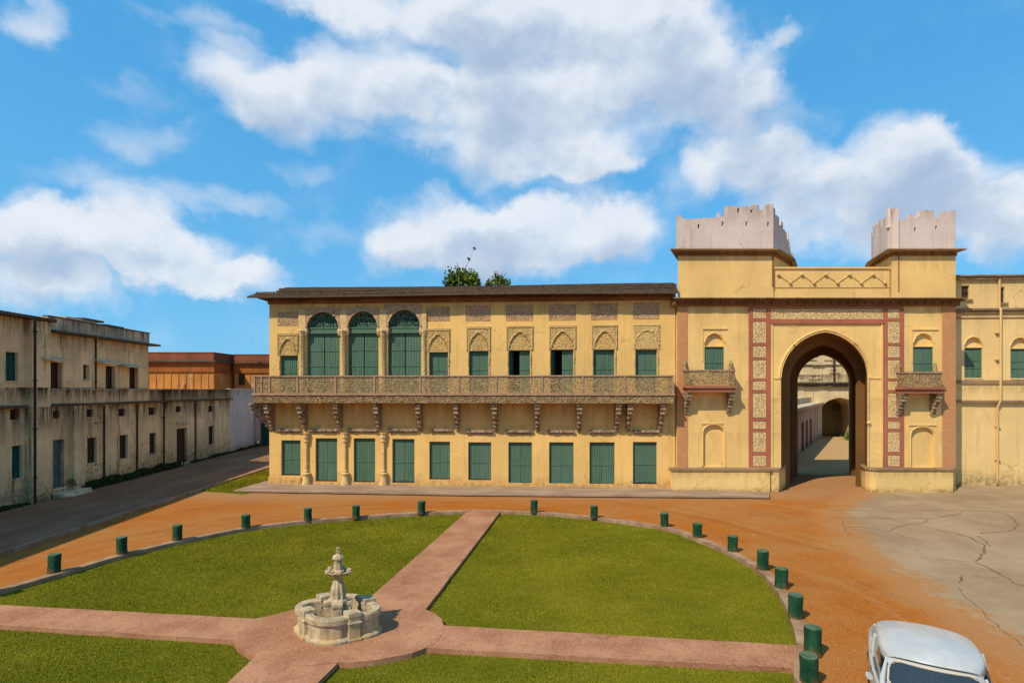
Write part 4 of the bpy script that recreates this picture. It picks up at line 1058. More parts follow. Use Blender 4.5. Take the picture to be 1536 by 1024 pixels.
RT0, RT1 = gu(1338), gu(1434); zcR = gz(373.5)
g7 = lambda x, y: (1270+x/3.793, 290+y/3.793)
rp = [(262,150),(285,142),(312,152),(330,146),(365,138),(372,112),(377,112),(381,136),(400,142),(404,130),(420,128),(422,94),(497,94),(500,140),(540,142),(542,120),(554,118),(556,100),(600,99),(602,95),(622,97)]
tr_ = [((gu(g7(x, y)[0])-RT0)/(RT1-RT0), gz(g7(x, y)[1])) for x, y in rp]; tr_[0] = (0, tr_[0][1]); tr_[-1] = (1, tr_[-1][1])
sr = [((gu(g7(x, y)[0])-RT0)/(RT1-RT0), gz(g7(x, y)[1])) for x, y in ((392, 218), (513, 208))]
polyR = [(RT0, .02), (RT1, .02), (RT1, 3.6), (gu(1306, 3.6), 3.6), (gu(1310, 2.4), 2.4)]
tower(polyR, [tr_, side(tr_[-1][1], 13.1, 5, 14), side(13.1, 13.0, 5, 15), side(gz(345, 3), gz(340, 3), 2, 16), side(gz(342, 2.5), gz(312), 4, 17, .5)], zcR, {0: sr}, lab='right gate tower')
m = MB(); m.lathe([(gz(340), .17), (gz(322), .15), (gz(312), .11), (gz(310), .10)], RT0+.05, .25, 7); 
m.build('broken_merlon', M['pink'], gate)
m = MB(); m.box(gu(1347.5), gu(1349), -.008, .03, gz(437), gz(381)); m.build('painted_line', M['red'], gate)
m = MB(); m.box(gu(1158.5), gu(1161), .0, .13, gz(430), gz(383)); m.build('corner_strip', M['frieze'], gate)  # narrow rust-brown strip down the left tower's inner corner
# windows of the gate with mouldings
for (lp, fx0, fx1, fy, s) in ((wl, 1052.8, 1090.5, 492, 0), (wr, 1366.8, 1407, 493, 1)):
    m = MB(); x0, x1 = lp[0][0], lp[1][0]
    m.tube([(x, -.01, z) for x, z in lun(x0-.03, x1+.03, gz(519), gz(500.5)+.04)[2:]], .035, 6)
    a, b = gu(fx0), gu(fx1); zf = gz(fy); m.box(a, b, -.05, .01, zf-.06, zf); m.box(a, a+.05, -.03, .01, lp[0][1]+.5, zf-.06)
    wn = m.build('window', M['yellow_gate'], gate)
    shutters(wn, x0, x1, lp[0][1], lp[2][1], .07, 'green', 4, (.40,))
for (lp, fx0, fx1, fy) in ((nicheL, 1052, 1084, 634), (nicheR, 1362, 1404, 636.5)):
    m = MB(); xs_ = [p[0] for p in lp]; m.tube([(x, -.01, z) for x, z in [(lp[1][0]+.05, lp[1][1])]+[(x+(.05 if x > sum(xs_)/len(xs_) else -.05), z+.05) for x, z in lp[2:]]+[(lp[0][0]-.05, lp[0][1])]], .035, 6)
    a, b = gu(fx0), gu(fx1); zf = gz(fy); m.box(a, b, -.045, .01, zf-.05, zf); m.box(a-.02, a+.03, -.03, .01, gz(700), zf-.05)
    m.build('niche', M['yellow_gate'], gate)
# small balconies
def small_balcony(pa, pb, yt, yb, seed, tall):
    D = .55; x0, x1 = GF.u(pa, -D), GF.u(pb, -D); z = lambda py: GF.z(1200, py, -D)
    zt, zb, zl = z(yt), z(yb), z(yb+11)
    m = MB(); m.box(x0-.10, x1+.08, -D-.10, .01, zb-.16, zb-.02); m.box(x0-.02, x1+.02, -D-.02, .01, zl, zb-.16)
    b = m.build('balcony', M['red_wash'], gate, bevel=.015)
    jaali(MB(), 0, 1, 0, 1, 0, .1, 0) if False else None
    p = MB(); jaali(p, x0+.03, x1-.03, zb, zt-.02, -D+.0, -D+.05, seed, .027, 9, .13, .035); p.build('lattice_panel', M['jaali'], b)
    for (xx, sd) in ((x0, 1), (x1-.05, 2)):
        p = MB(); p.T = Matrix.Translation((xx, 0, 0)) @ Matrix.Rotation(R(-90), 4, 'Z'); jaali(p, .0, D-.03, zb, zt-.02, 0, .05, seed+sd, .027, 9, .13, .035); p.build('lattice_panel', M['jaali'], b)
    r = MB(); r.box(x0-.03, x1+.03, -D-.04, -D+.08, zt-.02, zt+.05); r.box(x0-.03, x0+.06, -D+.08, 0, zt-.02, zt+.05); r.box(x1-.06, x1+.03, -D+.08, 0, zt-.02, zt+.05); r.build('rail', M['rail'], b, bevel=.01)
    for (xx, yy) in ((x0+.02, -.10), (x1-.02, -.10)):
        f = MB(); f.lathe([(zt+.02, .10), (zt+.1, .12), (zt+.2, .07), (zt+.33, .11), (zt+.45, .06), (zt+tall, .02)], xx, yy, 10, 4, .15); f.build('finial', M['jaali'], b)
    for xx in (x0+.08, x1-.10):
        k = MB(); k.T = Matrix.Translation((xx, 0, zl-.002)); bracket(k, .27, .46, 1.05); k.build('bracket', M['bracket'], b, bevel=.015)
small_balcony(1031.5, 1102.5, 556, 577, 101, .55); small_balcony(1357, 1414, 559, 579, 111, .55)
# benches (high plinths) before the gate; the right one turns into the passage with a rounded corner
def plinth(poly, cap_poly):
    m = MB(); m.prism_xy(poly, -.05, 1.06, smooth=False); b = m.build('plinth', M['yellow_bench'], gate)
    c = MB(); c.prism_xy(cap_poly, 1.06, 1.17); c.build('cap', M['ledge'], b, bevel=.02)
D = .48; bx = lambda p: GF.u(p, -D)
pL = [(bx(1009.5), .02), (bx(1009.5), -D), (bx(1155.3), -D), (bx(1155.3), -.28), (bx(1158.5), -.28), (bx(1158.5), -.40), (GF.u(1168.5, -.4), -.40), (gu(1173), .1),
      (gu(1180, 1.2)-.05, 1.2), (gu(1180, 1.2)-.5, 1.2), (gu(1171)-.4, .14), (gu(1171)-.4, .02)]
pR0 = [(gu(1432), .02), (GF.u(1430, -D), -D), (GF.u(1314, -D), -D), (GF.u(1309, -.44), -.44), (GF.u(1304, -.28), -.28), (GF.u(1298, 0), .0), (gu(1293, .6), .6), (gu(1291, 1.2), 1.2), (gu(1291, 1.2)+.6, 1.2), (gu(1304, .14)+.4, .14), (gu(1304)+.4, .02)]
def grow(poly, d):
    P = [Vector(p) for p in poly]; n = len(P); ar = sum(P[i-1].x*P[i].y-P[i].x*P[i-1].y for i in range(n)); s = 1 if ar > 0 else -1; out = []
    for i in range(n):
        e0 = (P[i]-P[i-1]).normalized(); e1 = (P[(i+1) % n]-P[i]).normalized(); n0 = Vector((e0.y, -e0.x)); n1 = Vector((e1.y, -e1.x)); b = (n0+n1).normalized()
        out.append(tuple(P[i]+b*s*d/max(.5, b.dot(n0))))
    return out
plinth(pL, grow(pL, .05)); plinth(pR0, grow(pR0, .05))
# colonnette on the right jamb
m = MB(); xj = gu(1302.5); m.tube([(xj, -.02, 1.2), (xj, -.02, gz(566))], .035, 8); m.lathe([(gz(637), .04), (gz(634), .10), (gz(631), .04)], xj, -.03, 10); m.build('colonnette', M['column'], gate)

# ================================================================== RIGHT WING
RF = Frame(Frame(0, 28.1, 0).u(1430), 28.1, R(-3))
rw = empty('side_building', RF.o, RF.a, label='yellow wing right of the gateway with drain pipe and arched windows', cat='building')
rz = lambda px, py: RF.z(px, py); ru = lambda px: RF.u(px)
RE = ru(1760)
hs = []
wins = [(1446.6,1473.5,521.5,566.5,506),(1515.7,1544,523,567,507),(1590,1620,524,569,508),(1665,1697,525,571,508)]
ups = [(1442,1454,427.6,449),(1499,1507,430,454),(1560,1572,430,455),(1640,1652,431,457)]
for (a, b, t, bo, at) in wins: hs += [rect(ru(a), ru(b), rz(a, bo), rz(a, t)), lun(ru(a), ru(b), rz(a, t-.8), rz(a, at))]
for (a, b, t, bo) in ups: hs.append(rect(ru(a), ru(b), rz(a, bo), rz(a, t)))
ZR = rz(1436, 415)
m = MB(); m.slab(rect(-.6, RE, -.05, ZR), hs, 0, .16, back=False)
for (a, b, t, bo, at) in wins: m.box(ru(a)-.05, ru(b)+.05, .15, .2, rz(a, bo)-.05, rz(a, at)+.05)
for (a, b, t, bo) in ups: m.box(ru(a)-.05, ru(b)+.05, .3, .35, rz(a, bo)-.05, rz(a, t)+.05)
m.box(-.6, -.5, .16, 6, -.05, ZR); m.box(RE-.1, RE, .16, 6, -.05, ZR); m.box(-.5, RE-.1, 5.8, 6, -.05, ZR); m.box(-.5, RE-.1, .2, 5.8, ZR-.2, ZR)
m.build('wall', M['yellow_right'], rw)
m = MB(); chajja(m, -.6, RE, ZR+.08, .22, .03, .07, seed=6); m.box(-.6, RE, -.14, .01, ZR-.18, ZR-.03); m.build('cornice', M['ledge'], rw)
m = MB(); m.box(-.6, RE, -.16, .01, rz(1436, 466), rz(1436, 463)); m.box(-.6, RE, -.09, .01, rz(1436, 470), rz(1436, 466)); m.box(-.6, RE, -.04, .01, rz(1436, 477.5), rz(1436, 476)); m.build('string_course', M['ledge'], rw)
for (za, zb, o_) in ((570, 575.5, .07), (600, 603.3, .16)):
    m = MB(); x = -.6
    while x < RE: m.box(x, min(RE, x+1.6)-.01, -o_+random.uniform(-.01, .01), .01, rz(1436, zb), rz(1436, za)); x += 1.6
    m.build('string_course', M['ledge'], rw)
for (a, b, t, bo, at) in wins:
    m = MB(); m.tube([(x, -.008, z) for x, z in lun(ru(a)-.03, ru(b)+.03, rz(a, t-.8), rz(a, at)+.04)[2:]], .03, 6)
    m.box(ru(a)-.03, ru(b)+.03, -.03, .05, rz(a, bo)-.06, rz(a, bo)); wn = m.build('window', M['yellow_right'], rw)
    shutters(wn, ru(a), ru(b), rz(a, bo), rz(a, t), .08, 'green', 4, (.35, .6))
for (a, b, t, bo) in ups:
    x0, x1, z0, z1 = ru(a), ru(b), rz(a, bo), rz(a, t)
    m = MB(); m.box(x0-.08, x1+.12, -.10, .05, z0-.09, z0); m.box(x0, x1, .02, .08, z1-.06, z1); wn = m.build('window', M['ledge'], rw)
    leaf_panel(x0+.01, x1-.01, z0, z1-.06, .08, 3, (.5,)).build('shutter', M['dark_wood'], wn)
for px_ in (1497, 1638):
    x = ru(px_); m = MB(); m.tube([(x, -.09, ZR-.05), (x, -.09, rz(px_, 465)+.1), (x-.02, -.20, rz(px_, 465)), (x-.03, -.20, rz(px_, 600)), (x-.1, -.10, rz(px_, 610)), (x-.1, -.09, .1)], .055, 8)
    for py in (500, 540, 640, 690): m.box(x-.18, x+.04, -.13, .0, rz(px_, py), rz(px_, py-1.5))
    m.build('drain_pipe', M['pipe_cream'], rw)

# ================================================================== LEFT WING (weathered)
_p, _q = G(0, 769), G(346, 680.5)
LF = Frame(_p[0], _p[1], math.atan2(_q[1]-_p[1], _q[0]-_p[0]))
lw = empty('weathered_building', LF.o, LF.a, label='stained old cream building along the shaded street', cat='building')
lu = lambda px, d=0: LF.u(px, d); lz = lambda px, py, d=0: LF.z(px, py, d)
UN = -16.0; U1 = lu(66); U2 = lu(222.5); U3 = lu(345.5)
z1, z2t, zpar, zpb = 8.05, 8.33, 5.06, 4.28
lo_w = [(18,34,668,717,'teal_wood'),(131,145,656,694,'dark_wood'),(179.4,191.7,652,687.4,'dark_wood'),(224.2,234.5,648.8,680,'dark_wood'),(313,321,638.7,666,'dark_wood')]
vents = [(15,27,614,629),(77,90,616,627),(129.5,140,613.7,625),(178,188.5,612.7,624),(223,233,611,622),(263.7,271.7,609,618),(312.5,319,608.4,617.5)]
doors = [(79,96.6,659,731,'blue_wood'),(265,281,642,694,'dark_wood')]
upw = [(8.7,27.4,528,571,'teal_wood'),(75.7,92.8,543,586,'dark_wood'),(125,134.3,547,569,'dark_wood'),(158.5,173,549,586,'dark_wood'),(194,207,550.5,584,'dark_wood')]
hs = []
R_ = lambda a, b, t, bo: rect(lu(a), lu(b), max(.02, lz((a+b)/2, bo)), lz((a+b)/2, t))
for q in lo_w+doors: hs.append(R_(*q[:4]))
for q in vents: hs.append(R_(*q))
for q in upw: hs.append(R_(*q[:4]))
# a few windows on the part nearer than the frame, seen only from the side
extra = [(-4, 2.0, 1.1), (-8, 2.0, 1.1), (-4, 6.3, 1.2), (-8, 6.3, 1.2)]
for (u, z, h) in extra: hs.append(rect(u, u+.8, z, z+h))
m = MB(); m.slab([(UN, -.02), (U3, -.02), (U3, zpb), (U2, zpb), (U2, z2t-.5), (U1, z2t-.5), (U1, z1), (UN, z1)], hs, 0, .3, back=False)
m.box(UN, UN+.2, .3, 7, -.02, z1); m.box(UN, U3, 6.8, 7, -.02, zpb); m.box(UN, U2, 5.0, 5.2, zpb, z2t-.5); m.box(U2-.25, U2, .3, 5.2, zpb, z2t-.5); m.box(U3-.2, U3, .3, 7, -.02, zpb)
m.box(UN+.2, U2-.25, .32, 5, z2t-.75, z2t-.55); m.box(UN+.2, U3-.2, .32, 6.8, zpb-.25, zpb-.03)
m.box(UN+.2, U3-.2, 1.2, 1.3, 0, zpb-.2); m.box(UN+.2, U2-.25, 1.25, 1.35, zpb, z2t-.7)
m.build('wall', M['wing'], lw)
# mouldy ledge and low parapet
m = MB()
x = UN
while x < U3+.05:
    L_ = random.uniform(.9, 1.5); x2 = min(U3+.05, x+L_); e = random.uniform(-.015, .015)
    m.box(x, x2, -.20+e, .02, zpb-.02+e, zpb+.09+e); x = x2
m.build('ledge', M['black_ledge'], lw)
m = MB(); m.box(U1, U3, -.03, .02, zpb+.08, zpar-.06); m.box(U2, U3, -.03, .25, zpb+.08, zpar-.06); m.build('parapet', M['wing'], lw)
m = MB(); m.box(U1, U3, -.10, .05 , zpar-.06, zpar+.02); m.box(U2, U3, -.10, .32, zpar-.058, zpar+.018); m.build('coping', M['wing_grey'], lw)
# near block: end pier and roof slab
for (a, b, o_, zt_) in ((36, 64, .34, z1-.02), (64.3, 76, .10, zpb-.02), (103.5, 120, .24, zpb-.02), (246, 251, .07, zpb-.02), (293.5, 303.5, .10, zpb-.02)):
    MB().box(lu(a), lu(b), -o_, .02, -.02, zt_).build('pier', M['wing'], lw)
m = MB(); m.box(UN, U1+.15, -.45, 5, z1, z1+.14); m.build('roof', M['black_ledge'], lw, bevel=.02)
# upper block parapet and projecting slab
za, zb = lz(140, 495), lz(140, 511)
m = MB(); m.box(U1+.16, U2+.02, -.05, .15, 7.72, z2t); m.box(U2-.15, U2+.02, .15, 5, 7.72, z2t); m.build('parapet', M['wing_grey'], lw)
m = MB(); m.box(U1+.16, U2+.55, -.40, .02, 7.62, 7.73); m.box(U2-.1, U2+.55, .02, 5.2, 7.62, 7.73); m.box(U1+.16, U2+.06, -.09, .19, z2t, z2t+.06); m.build('eave_slab', M['black_ledge'], lw, bevel=.012)
# things on the flat roof
m = MB(); m.box(lu(100, 1.6), lu(142, 1.6), 1.6, 3.2, 8.1, 8.78); m.box(lu(140, 1.6), lu(150, 1.6), 1.7, 3.0, 8.1, 8.70); m.build('roof_hatch', M['wing_grey'], lw)
m = MB(); m.box(lu(126, 1.5), lu(156, 1.5), 1.5, 3.3, 8.76, 8.86); m.box(lu(158, 1.6), lu(186, 1.6), 1.6, 3.3, 8.40, 8.74); m.build('roof_hatch_lid', M['black_ledge'], lw)
def recess_window(q, name='window', y=.16):
    a, b, t, bo, mat = q; x0, x1 = lu(a), lu(b); zb_, zt_ = max(.02, lz((a+b)/2, bo)), lz((a+b)/2, t)
    m = MB(); m.box(x0-.03, x1+.03, -.05, .06, zb_-.07, zb_); wn = m.build(name, M['wing_grey'], lw)
    shutters(wn, x0, x1, zb_, zt_, y, mat, 3, (.45,), frame=.05)
    return wn
for q in lo_w: recess_window(q)
recess_window(upw[0]); 
for q in upw[1:]: recess_window(q, y=.22)
for q in doors: recess_window(q, 'door', .20)
for (a, b, t, bo) in vents:
    x0, x1 = lu(a), lu(b); zb_, zt_ = lz((a+b)/2, bo), lz((a+b)/2, t); m = MB()
    m.box(x0, x1, .10, .13, zb_, zt_); 
    for i in range(1, 4): xx = x0+(x1-x0)*i/4; m.box(xx-.012, xx+.012, .04, .07, zb_, zt_)
    m.build('vent', M['dark_wood'], lw)
for (u, z, h) in extra:
    m = MB(); m.box(u-.03, u+.83, -.05, .06, z-.07, z); wn = m.build('window', M['wing_grey'], lw); shutters(wn, u, u+.8, z, z+h, .16, 'teal_wood', 3, (.45,))
for (a, b, py) in ((67.7, 103, 533), (154.6, 180, 538.5), (190, 219, 544.5)):
    x0, x1 = lu(a, -.5)+.05, lu(b, -.5)-.05; zt_ = lz((a+b)/2, py+2); m = MB(); m.T = Matrix.Translation((0, 0, 0))
    m.add([(x0, .01, zt_), (x1, .01, zt_), (x1, .01, zt_-.07), (x0, .01, zt_-.07), (x0-.05, -.55, zt_-.16), (x1+.05, -.55, zt_-.16), (x1+.05, -.55, zt_-.22), (x0-.05, -.55, zt_-.22)],
          [(0,1,5,4),(3,2,6,7),(4,5,6,7),(0,3,7,4),(1,2,6,5),(0,1,2,3)]); m.build('awning', M['wing_grey'], lw)
for (px_, ztop, r, off) in ((52, 8.0, .06, .34), (144, 7.6, .035, .04), (156.5, 4.2, .04, .05), (206, 4.2, .04, .05), (246, 5.0, .045, .12), (293, 4.2, .03, .04)):
    x = lu(px_, -off); m = MB(); m.tube([(x, -off, ztop), (x, -off, 0.02 if px_ != 144 else 5.1)], r, 8)
    z = 1.2
    while z < ztop: m.box(x-r*1.5, x+r*1.5, -off-r*1.1, -off+.1, z, z+.05); z += 2.1
    m.build('drain_pipe', M['pipe'], lw)
m = MB(); dx0, dx1 = lu(78), lu(120); m.box(dx0, dx1, -.55, .0, .05, .25); m.box(dx0+.1, dx1-.2, -.8, -.55, .05, .15); m.build('step', M['wing_grey'], lw, bevel=.03)
m = MB(); m.box(lu(264), lu(283), -.12, .02, lz(273, 635), lz(273, 632)); m.build('door_hood', M['wing_grey'], lw)

# whitewashed walls closing the street
ww = MB(); W0 = U3+.02; W1 = LF.u(387)
ww.slab(rect(W0, W1+.02, -.02, 5.05), [rect(LF.u(381.2), LF.u(384.8), .1, 2.9)], .04, .3, back=False); ww.box(W0, W1, .3, .5, -.02, 5.0); ww.box(W0, W1+.02, -.02, .35, 5.05, 5.13)
wwo = ww.build('boundary_wall', M['whitewash'])
wwo.location = LF.o; wwo.rotation_euler = (0, 0, LF.a)
tag(wwo, 'whitewashed wall at the far end of the shaded street', 'wall')
e0 = LF.world(W1, .05)
ew = MB(); ew.box(0, 13, 0, .4, -.02, 5.0); ew.box(0, 13, -.06, .46, 5.0, 5.1)
ewo = ew.build('end_wall', M['whitewash']); ewo.location = (e0[0], e0[1]+.2, 0); tag(ewo, 'cream wall across the end of the street behind the balcony corner', 'wall')
m = MB(); d0 = LF.u(391); 
leaf_panel(.25, .95, .12, 3.3, -.09, 4, (.5,)).build('door', M['teal_wood'], ewo)

# weeds at the foot of the wing
def weeds(name, pts, count, spread, h, mat, seed, z0=.1):
    rr = random.Random(seed); m = MB(); vs, fs = [], []
    for _ in range(count):
        a = rr.random()*(len(pts)-1); i = int(a); t = a-i; x = pts[i][0]+(pts[i+1][0]-pts[i][0])*t; y = pts[i][1]+(pts[i+1][1]-pts[i][1])*t
        dens = .5+.5*noise.noise(Vector((x*.8, y*.8, seed)))
        if rr.random() > dens*1.5: continue
        x += abs(rr.gauss(0, spread)); y += rr.gauss(0, spread); hh = h*rr.uniform(.3, 1.2)*dens*1.5; an = rr.uniform(0, 6.28); w = rr.uniform(.02, .05); l = rr.uniform(0, .6)*hh
        b = len(vs); vs += [(x-w*math.cos(an), y-w*math.sin(an), z0), (x+w*math.cos(an), y+w*math.sin(an), z0), (x+l*math.sin(an)+w*math.cos(an), y+l*math.cos(an), z0+hh*.8), (x+l*math.sin(an), y+l*math.cos(an), z0+hh)]
        fs.append((b, b+1, b+2, b+3))
    m.v = vs; m.f = fs
    me = bpy.data.meshes.new(name); me.from_pydata(vs, [], fs); me.materials.append(mat); o = bpy.data.objects.new(name, me); COL.objects.link(o); return o
wp = [LF.world(lu(p), -.02)[:2] for p in (0, 40)]+[LF.world(lu(p), -.05)[:2] for p in (122, 160, 200, 250, 262)]
tag(weeds('weeds', [LF.world(lu(p), -.05)[:2] for p in (121, 160, 200, 250, 262)], 9000, .14, .42, M['weed'], 3), 'dark weeds growing along the foot of the weathered building', 'weeds', kind='stuff')
tag(weeds('weeds', [LF.world(lu(p), -.05)[:2] for p in (-60, 0, 40)]+[LF.world(lu(66), -.05)[:2]], 5000, .08, .22, M['weed'], 4), 'low weeds at the near foot of the weathered building', 'weeds', kind='stuff')
tag(weeds('weeds', [LF.world(lu(p), -.05)[:2] for p in (285, 340, 386)], 4000, .08, .25, M['weed'], 5), 'sparse weeds along the far end of the street wall', 'weeds', kind='stuff')

# ================================================================== ORANGE BUILDING BEHIND
ob = empty('orange_building', (-28.0, 50.0, 0), 0, label='orange building with red brick parapet behind the weathered wing', cat='building')
def oblock(x0, x1, y0, y1):
    W_ = M
    m = MB(); m.box(x0, x1, y0, y1, 0, 6.62); m.build('wall', M['rust_lime'], ob)
    m = MB(); m.box(x0-.05, x1+.05, y0-.06, y1, 6.62, 7.62); m.box(x0-.1, x1+.1, y0-.12, y1, 6.7, 6.85); m.build('cornice', M['rust_dark'], ob)
    m = MB(); m.box(x0-.3, x1+.3, y0-.35, y1, 7.62, 7.78); m.build('eave_slab', M['black_ledge'], ob)
    m = MB(); m.box(x0+.0, x1-.0, y0-.04, y1, 7.78, 8.48); m.box(x0-.05, x1+.05, y0-.08, y1, 8.48, 8.56); m.build('parapet', M['rust_brick'], ob)
oblock(-12, .05, 0, 8); oblock(.45, 16, 2.9, 9)
for i in range(14): x = -9.6+i*.7; MB().box(x, x+.06, -.05, .01, 5.2, 6.6).build('pilaster', M['rust'], ob)
for i in range(6): x = 2.0+i*1.5; MB().box(x, x+.08, 2.85, 2.91, 5.0, 6.6).build('pilaster', M['rust'], ob)
m = MB(); m.box(.9, 1.5, 2.87, 2.93, 5.5, 6.9); wn = m.build('window', M['dark_wood'], ob)
m = MB(); m.lathe([(4.9, .18), (5.4, .2), (5.6, .12), (5.8, .16), (6.0, .05)], -6.6, -1.2, 10); m.lathe([(4.9, .2), (5.3, .22), (5.6, .1)], -2.2, -.9, 8); m.build('roof_ornament', M['rust_lime'], ob)

# ================================================================== COURT SEEN THROUGH THE ARCH
FW = Frame(24.0, 56.0, R(-8))
fw = empty('ruined_building', FW.o, FW.a, label='weathered cream building with shaded pointed recess seen through the archway', cat='building')
ax0, ax1 = FW.u(1233), FW.u(1287); fz_ = lambda py: FW.z(1240, py)
rec = arch(ax0, ax1, -.05, fz_(612), fz_(596), 10, .2)
m = MB(); lp = [(-8, -.05), rec[0]]+rec[2:][::-1]+[rec[1], (24, -.05), (24, 12), (-8, 12)]
m.slab(lp, [], 0, 3.6, back=False); m.build('wall', M['cream_far'], fw)
M['recess_shade'] = stucco('shade_toned_plaster', (.20, .145, .055), dirt=(.06, .04, .02), grime=.5, damp=1.0, patch=.2)  # plaster tone lowered so the recess's shade is painted into its colour
MB().box(-8, 24, 3.6, 3.9, -.05, 12).build('recess_back', M['recess_shade'], fw)
m = MB()
for (za_, zb_, o_) in ((575, 573, .5), (580, 577, .3), (548, 546.5, .15)):
    x = -8
    while x < 24: L_ = random.uniform(.8, 2.2); m.box(x, x+L_-.04, -o_+random.uniform(-.08, .05), .01, fz_(za_), fz_(zb_)+random.uniform(-.05, .03)); x += L_
m.build('ledge', M['black_ledge'], fw)
m = MB(); 
for i in range(26):
    x = random.uniform(4, 13); z = random.uniform(fz_(572), fz_(530)); m.box(x, x+random.uniform(.3, 1.4), -.06, .01, z, z+random.uniform(.04, .18))
m.build('broken_masonry', M['lintel'], fw)
m = MB(); m.tube([(FW.u(1250.5), -.12, fz_(500)), (FW.u(1250.5), -.12, fz_(575))], .09, 8); m.build('drain_pipe', M['pipe'], fw)
m = MB(); m.lathe([(3.0, .02), (3.01, .3), (3.1, .35)], 0, 0, 16); m = MB()
m.T = Matrix.Translation((FW.u(1255, 3.5), 3.57, fz_(613))) @ Matrix.Rotation(R(90), 4, 'X'); m.lathe([(0, .42), (.08, .42)], 0, 0, 18); m.build('round_window', M['interior'], fw)
ln = MB(); ln.prism_xy([(13.5, 31.6), (60, 31.6), (60, 60), (10, 60)], -.02, .006, bottom=False)
M['lane'] = stone('lane_surface', (.38, .235, .10), (.50, .32, .15), sc=5)
tag(ln.build('path', M['lane']), 'dusty lane behind the archway', kind='structure')
lb0, lb1 = G(1190, 690), G(1229, 656)
LB = Frame(lb0[0], lb0[1], math.atan2(lb1[1]-lb0[1], lb1[0]-lb0[0])); LL = math.dist(lb0, lb1)
lb = empty('low_outbuilding', LB.o, LB.a, label='low pink outbuilding beside the lane seen through the archway', cat='building')
dl = [rect(LB.u(a), LB.u(b), .05, 2.4) for a, b in ((1202, 1206), (1208.5, 1212), (1214.5, 1218))]
m = MB(); m.slab(rect(-3, LL, -.05, 3.6), dl, 0, .25, back=False); m.box(-3, LL, 1.5, 1.7, -.05, 3.6); m.box(LL-.2, LL, .25, 6, -.05, 3.6); m.box(-3, LL, .25, 6, 3.4, 3.59); m.build('wall', M['pink_far'], lb)
m = MB(); m.box(-3.3, LL+.4, -.5, 6, 3.6, 3.78); m.box(-3, LL, .6, 5, 3.78, 4.3); m.build('roof', M['wing_grey'], lb)
for d in dl:
    leaf_panel(d[0][0], d[1][0], .05, 2.4, .15, 3, (.5,)).build('door', M['dark_wood'], lb)
rb = weeds('shrub', [G(1270, 660), G(1277, 661)], 500, .5, 1.6, M['leaf'], 8, 0); tag(rb, 'small pale bush by the wall seen through the archway', 'bush')

# ================================================================== PLANTS ON THE ROOF
def roof_bush(px0, px1, ptop, count, seed, label, twig=False):
    d = .9; zb = 10.42; x0, x1 = MF.u(px0, d), MF.u(px1, d); zt = MF.z((px0+px1)/2, ptop, d)
    cx, hw, hh = (x0+x1)/2, (x1-x0)/2, zt-zb
    wx, wy, _ = MF.world(cx, d); root = empty('shrub', (wx, wy, zb), MF.a, label=label, cat='shrub', group='shrubs growing on the roof')
    rr = random.Random(seed); vs, fs = [], []; st = MB(); ends = []
    for i in range(16):
        a = rr.uniform(-1.25, 1.25); L_ = rr.uniform(.6, 1.05); e = (hw*math.sin(a)*L_, rr.uniform(-.5, .5)*hw*.6, max(.12, hh*math.cos(a)*L_))
        st.tube([(0, 0, -.1), (e[0]*.45, e[1]*.5, e[2]*.6), e], [.03, .018, .006], 5); ends.append(e)
    if twig:
        e = (hw*.62, 0, hh*1.45); st.tube([(0, 0, 0), (hw*.2, 0, hh*.8), e], [.02, .012, .005], 5); ends += [e]
    def leaf(x, y, z):
        s = rr.uniform(.045, .085); n = Vector((rr.gauss(0, 1), rr.gauss(-.3, 1), rr.gauss(.5, 1))).normalized(); a = n.orthogonal().normalized(); b = n.cross(a); th = rr.uniform(0, 6.28)
        u = a*math.cos(th)+b*math.sin(th); v = n.cross(u); c = Vector((x, y, z)); k = len(vs)
        vs.extend([tuple(c-u*s*1.3), tuple(c+v*s*.7), tuple(c+u*s*1.3), tuple(c-v*s*.7)]); fs.append((k, k+1, k+2, k+3))
    for _ in range(count):
        a = rr.uniform(-1.5, 1.5); b = rr.uniform(-1, 1); lump = .78+.30*noise.noise(Vector((a*2.3, b*1.6, seed)))
        t = lump*rr.uniform(.25, 1.0)**.45
        if noise.noise(Vector((a*3.1, b*2+t*3, seed+4.))) < -.28: continue
        leaf(hw*math.sin(a)*t**.6*1.08, hw*.7*b*t, hh*1.04*max(.0, math.cos(a))**.75*t*rr.uniform(0, 1)**.4-.12)
    if twig:
        for t in (.6, 1.0):
            for _ in range(10): leaf(hw*.62*t+rr.gauss(0, .05), rr.gauss(0, .04), hh*(.8+.65*t*t-.0)*1.0+rr.gauss(0, .04)-(.0))
    f = MB(); f.v = vs; f.f = fs; me = bpy.data.meshes.new('foliage'); me.from_pydata(vs, [], fs); me.materials.append(M['leaf']); o = bpy.data.objects.new('foliage', me); COL.objects.link(o); o.parent = root
    st.build('stem', M['stem'], root)
roof_bush(666, 722, 391, 2600, 2, 'bigger bushy green shrub growing on the stone roof', True)
roof_bush(728, 766, 403, 600, 6, 'smaller sparse shrub on the roof right of the bushy one')

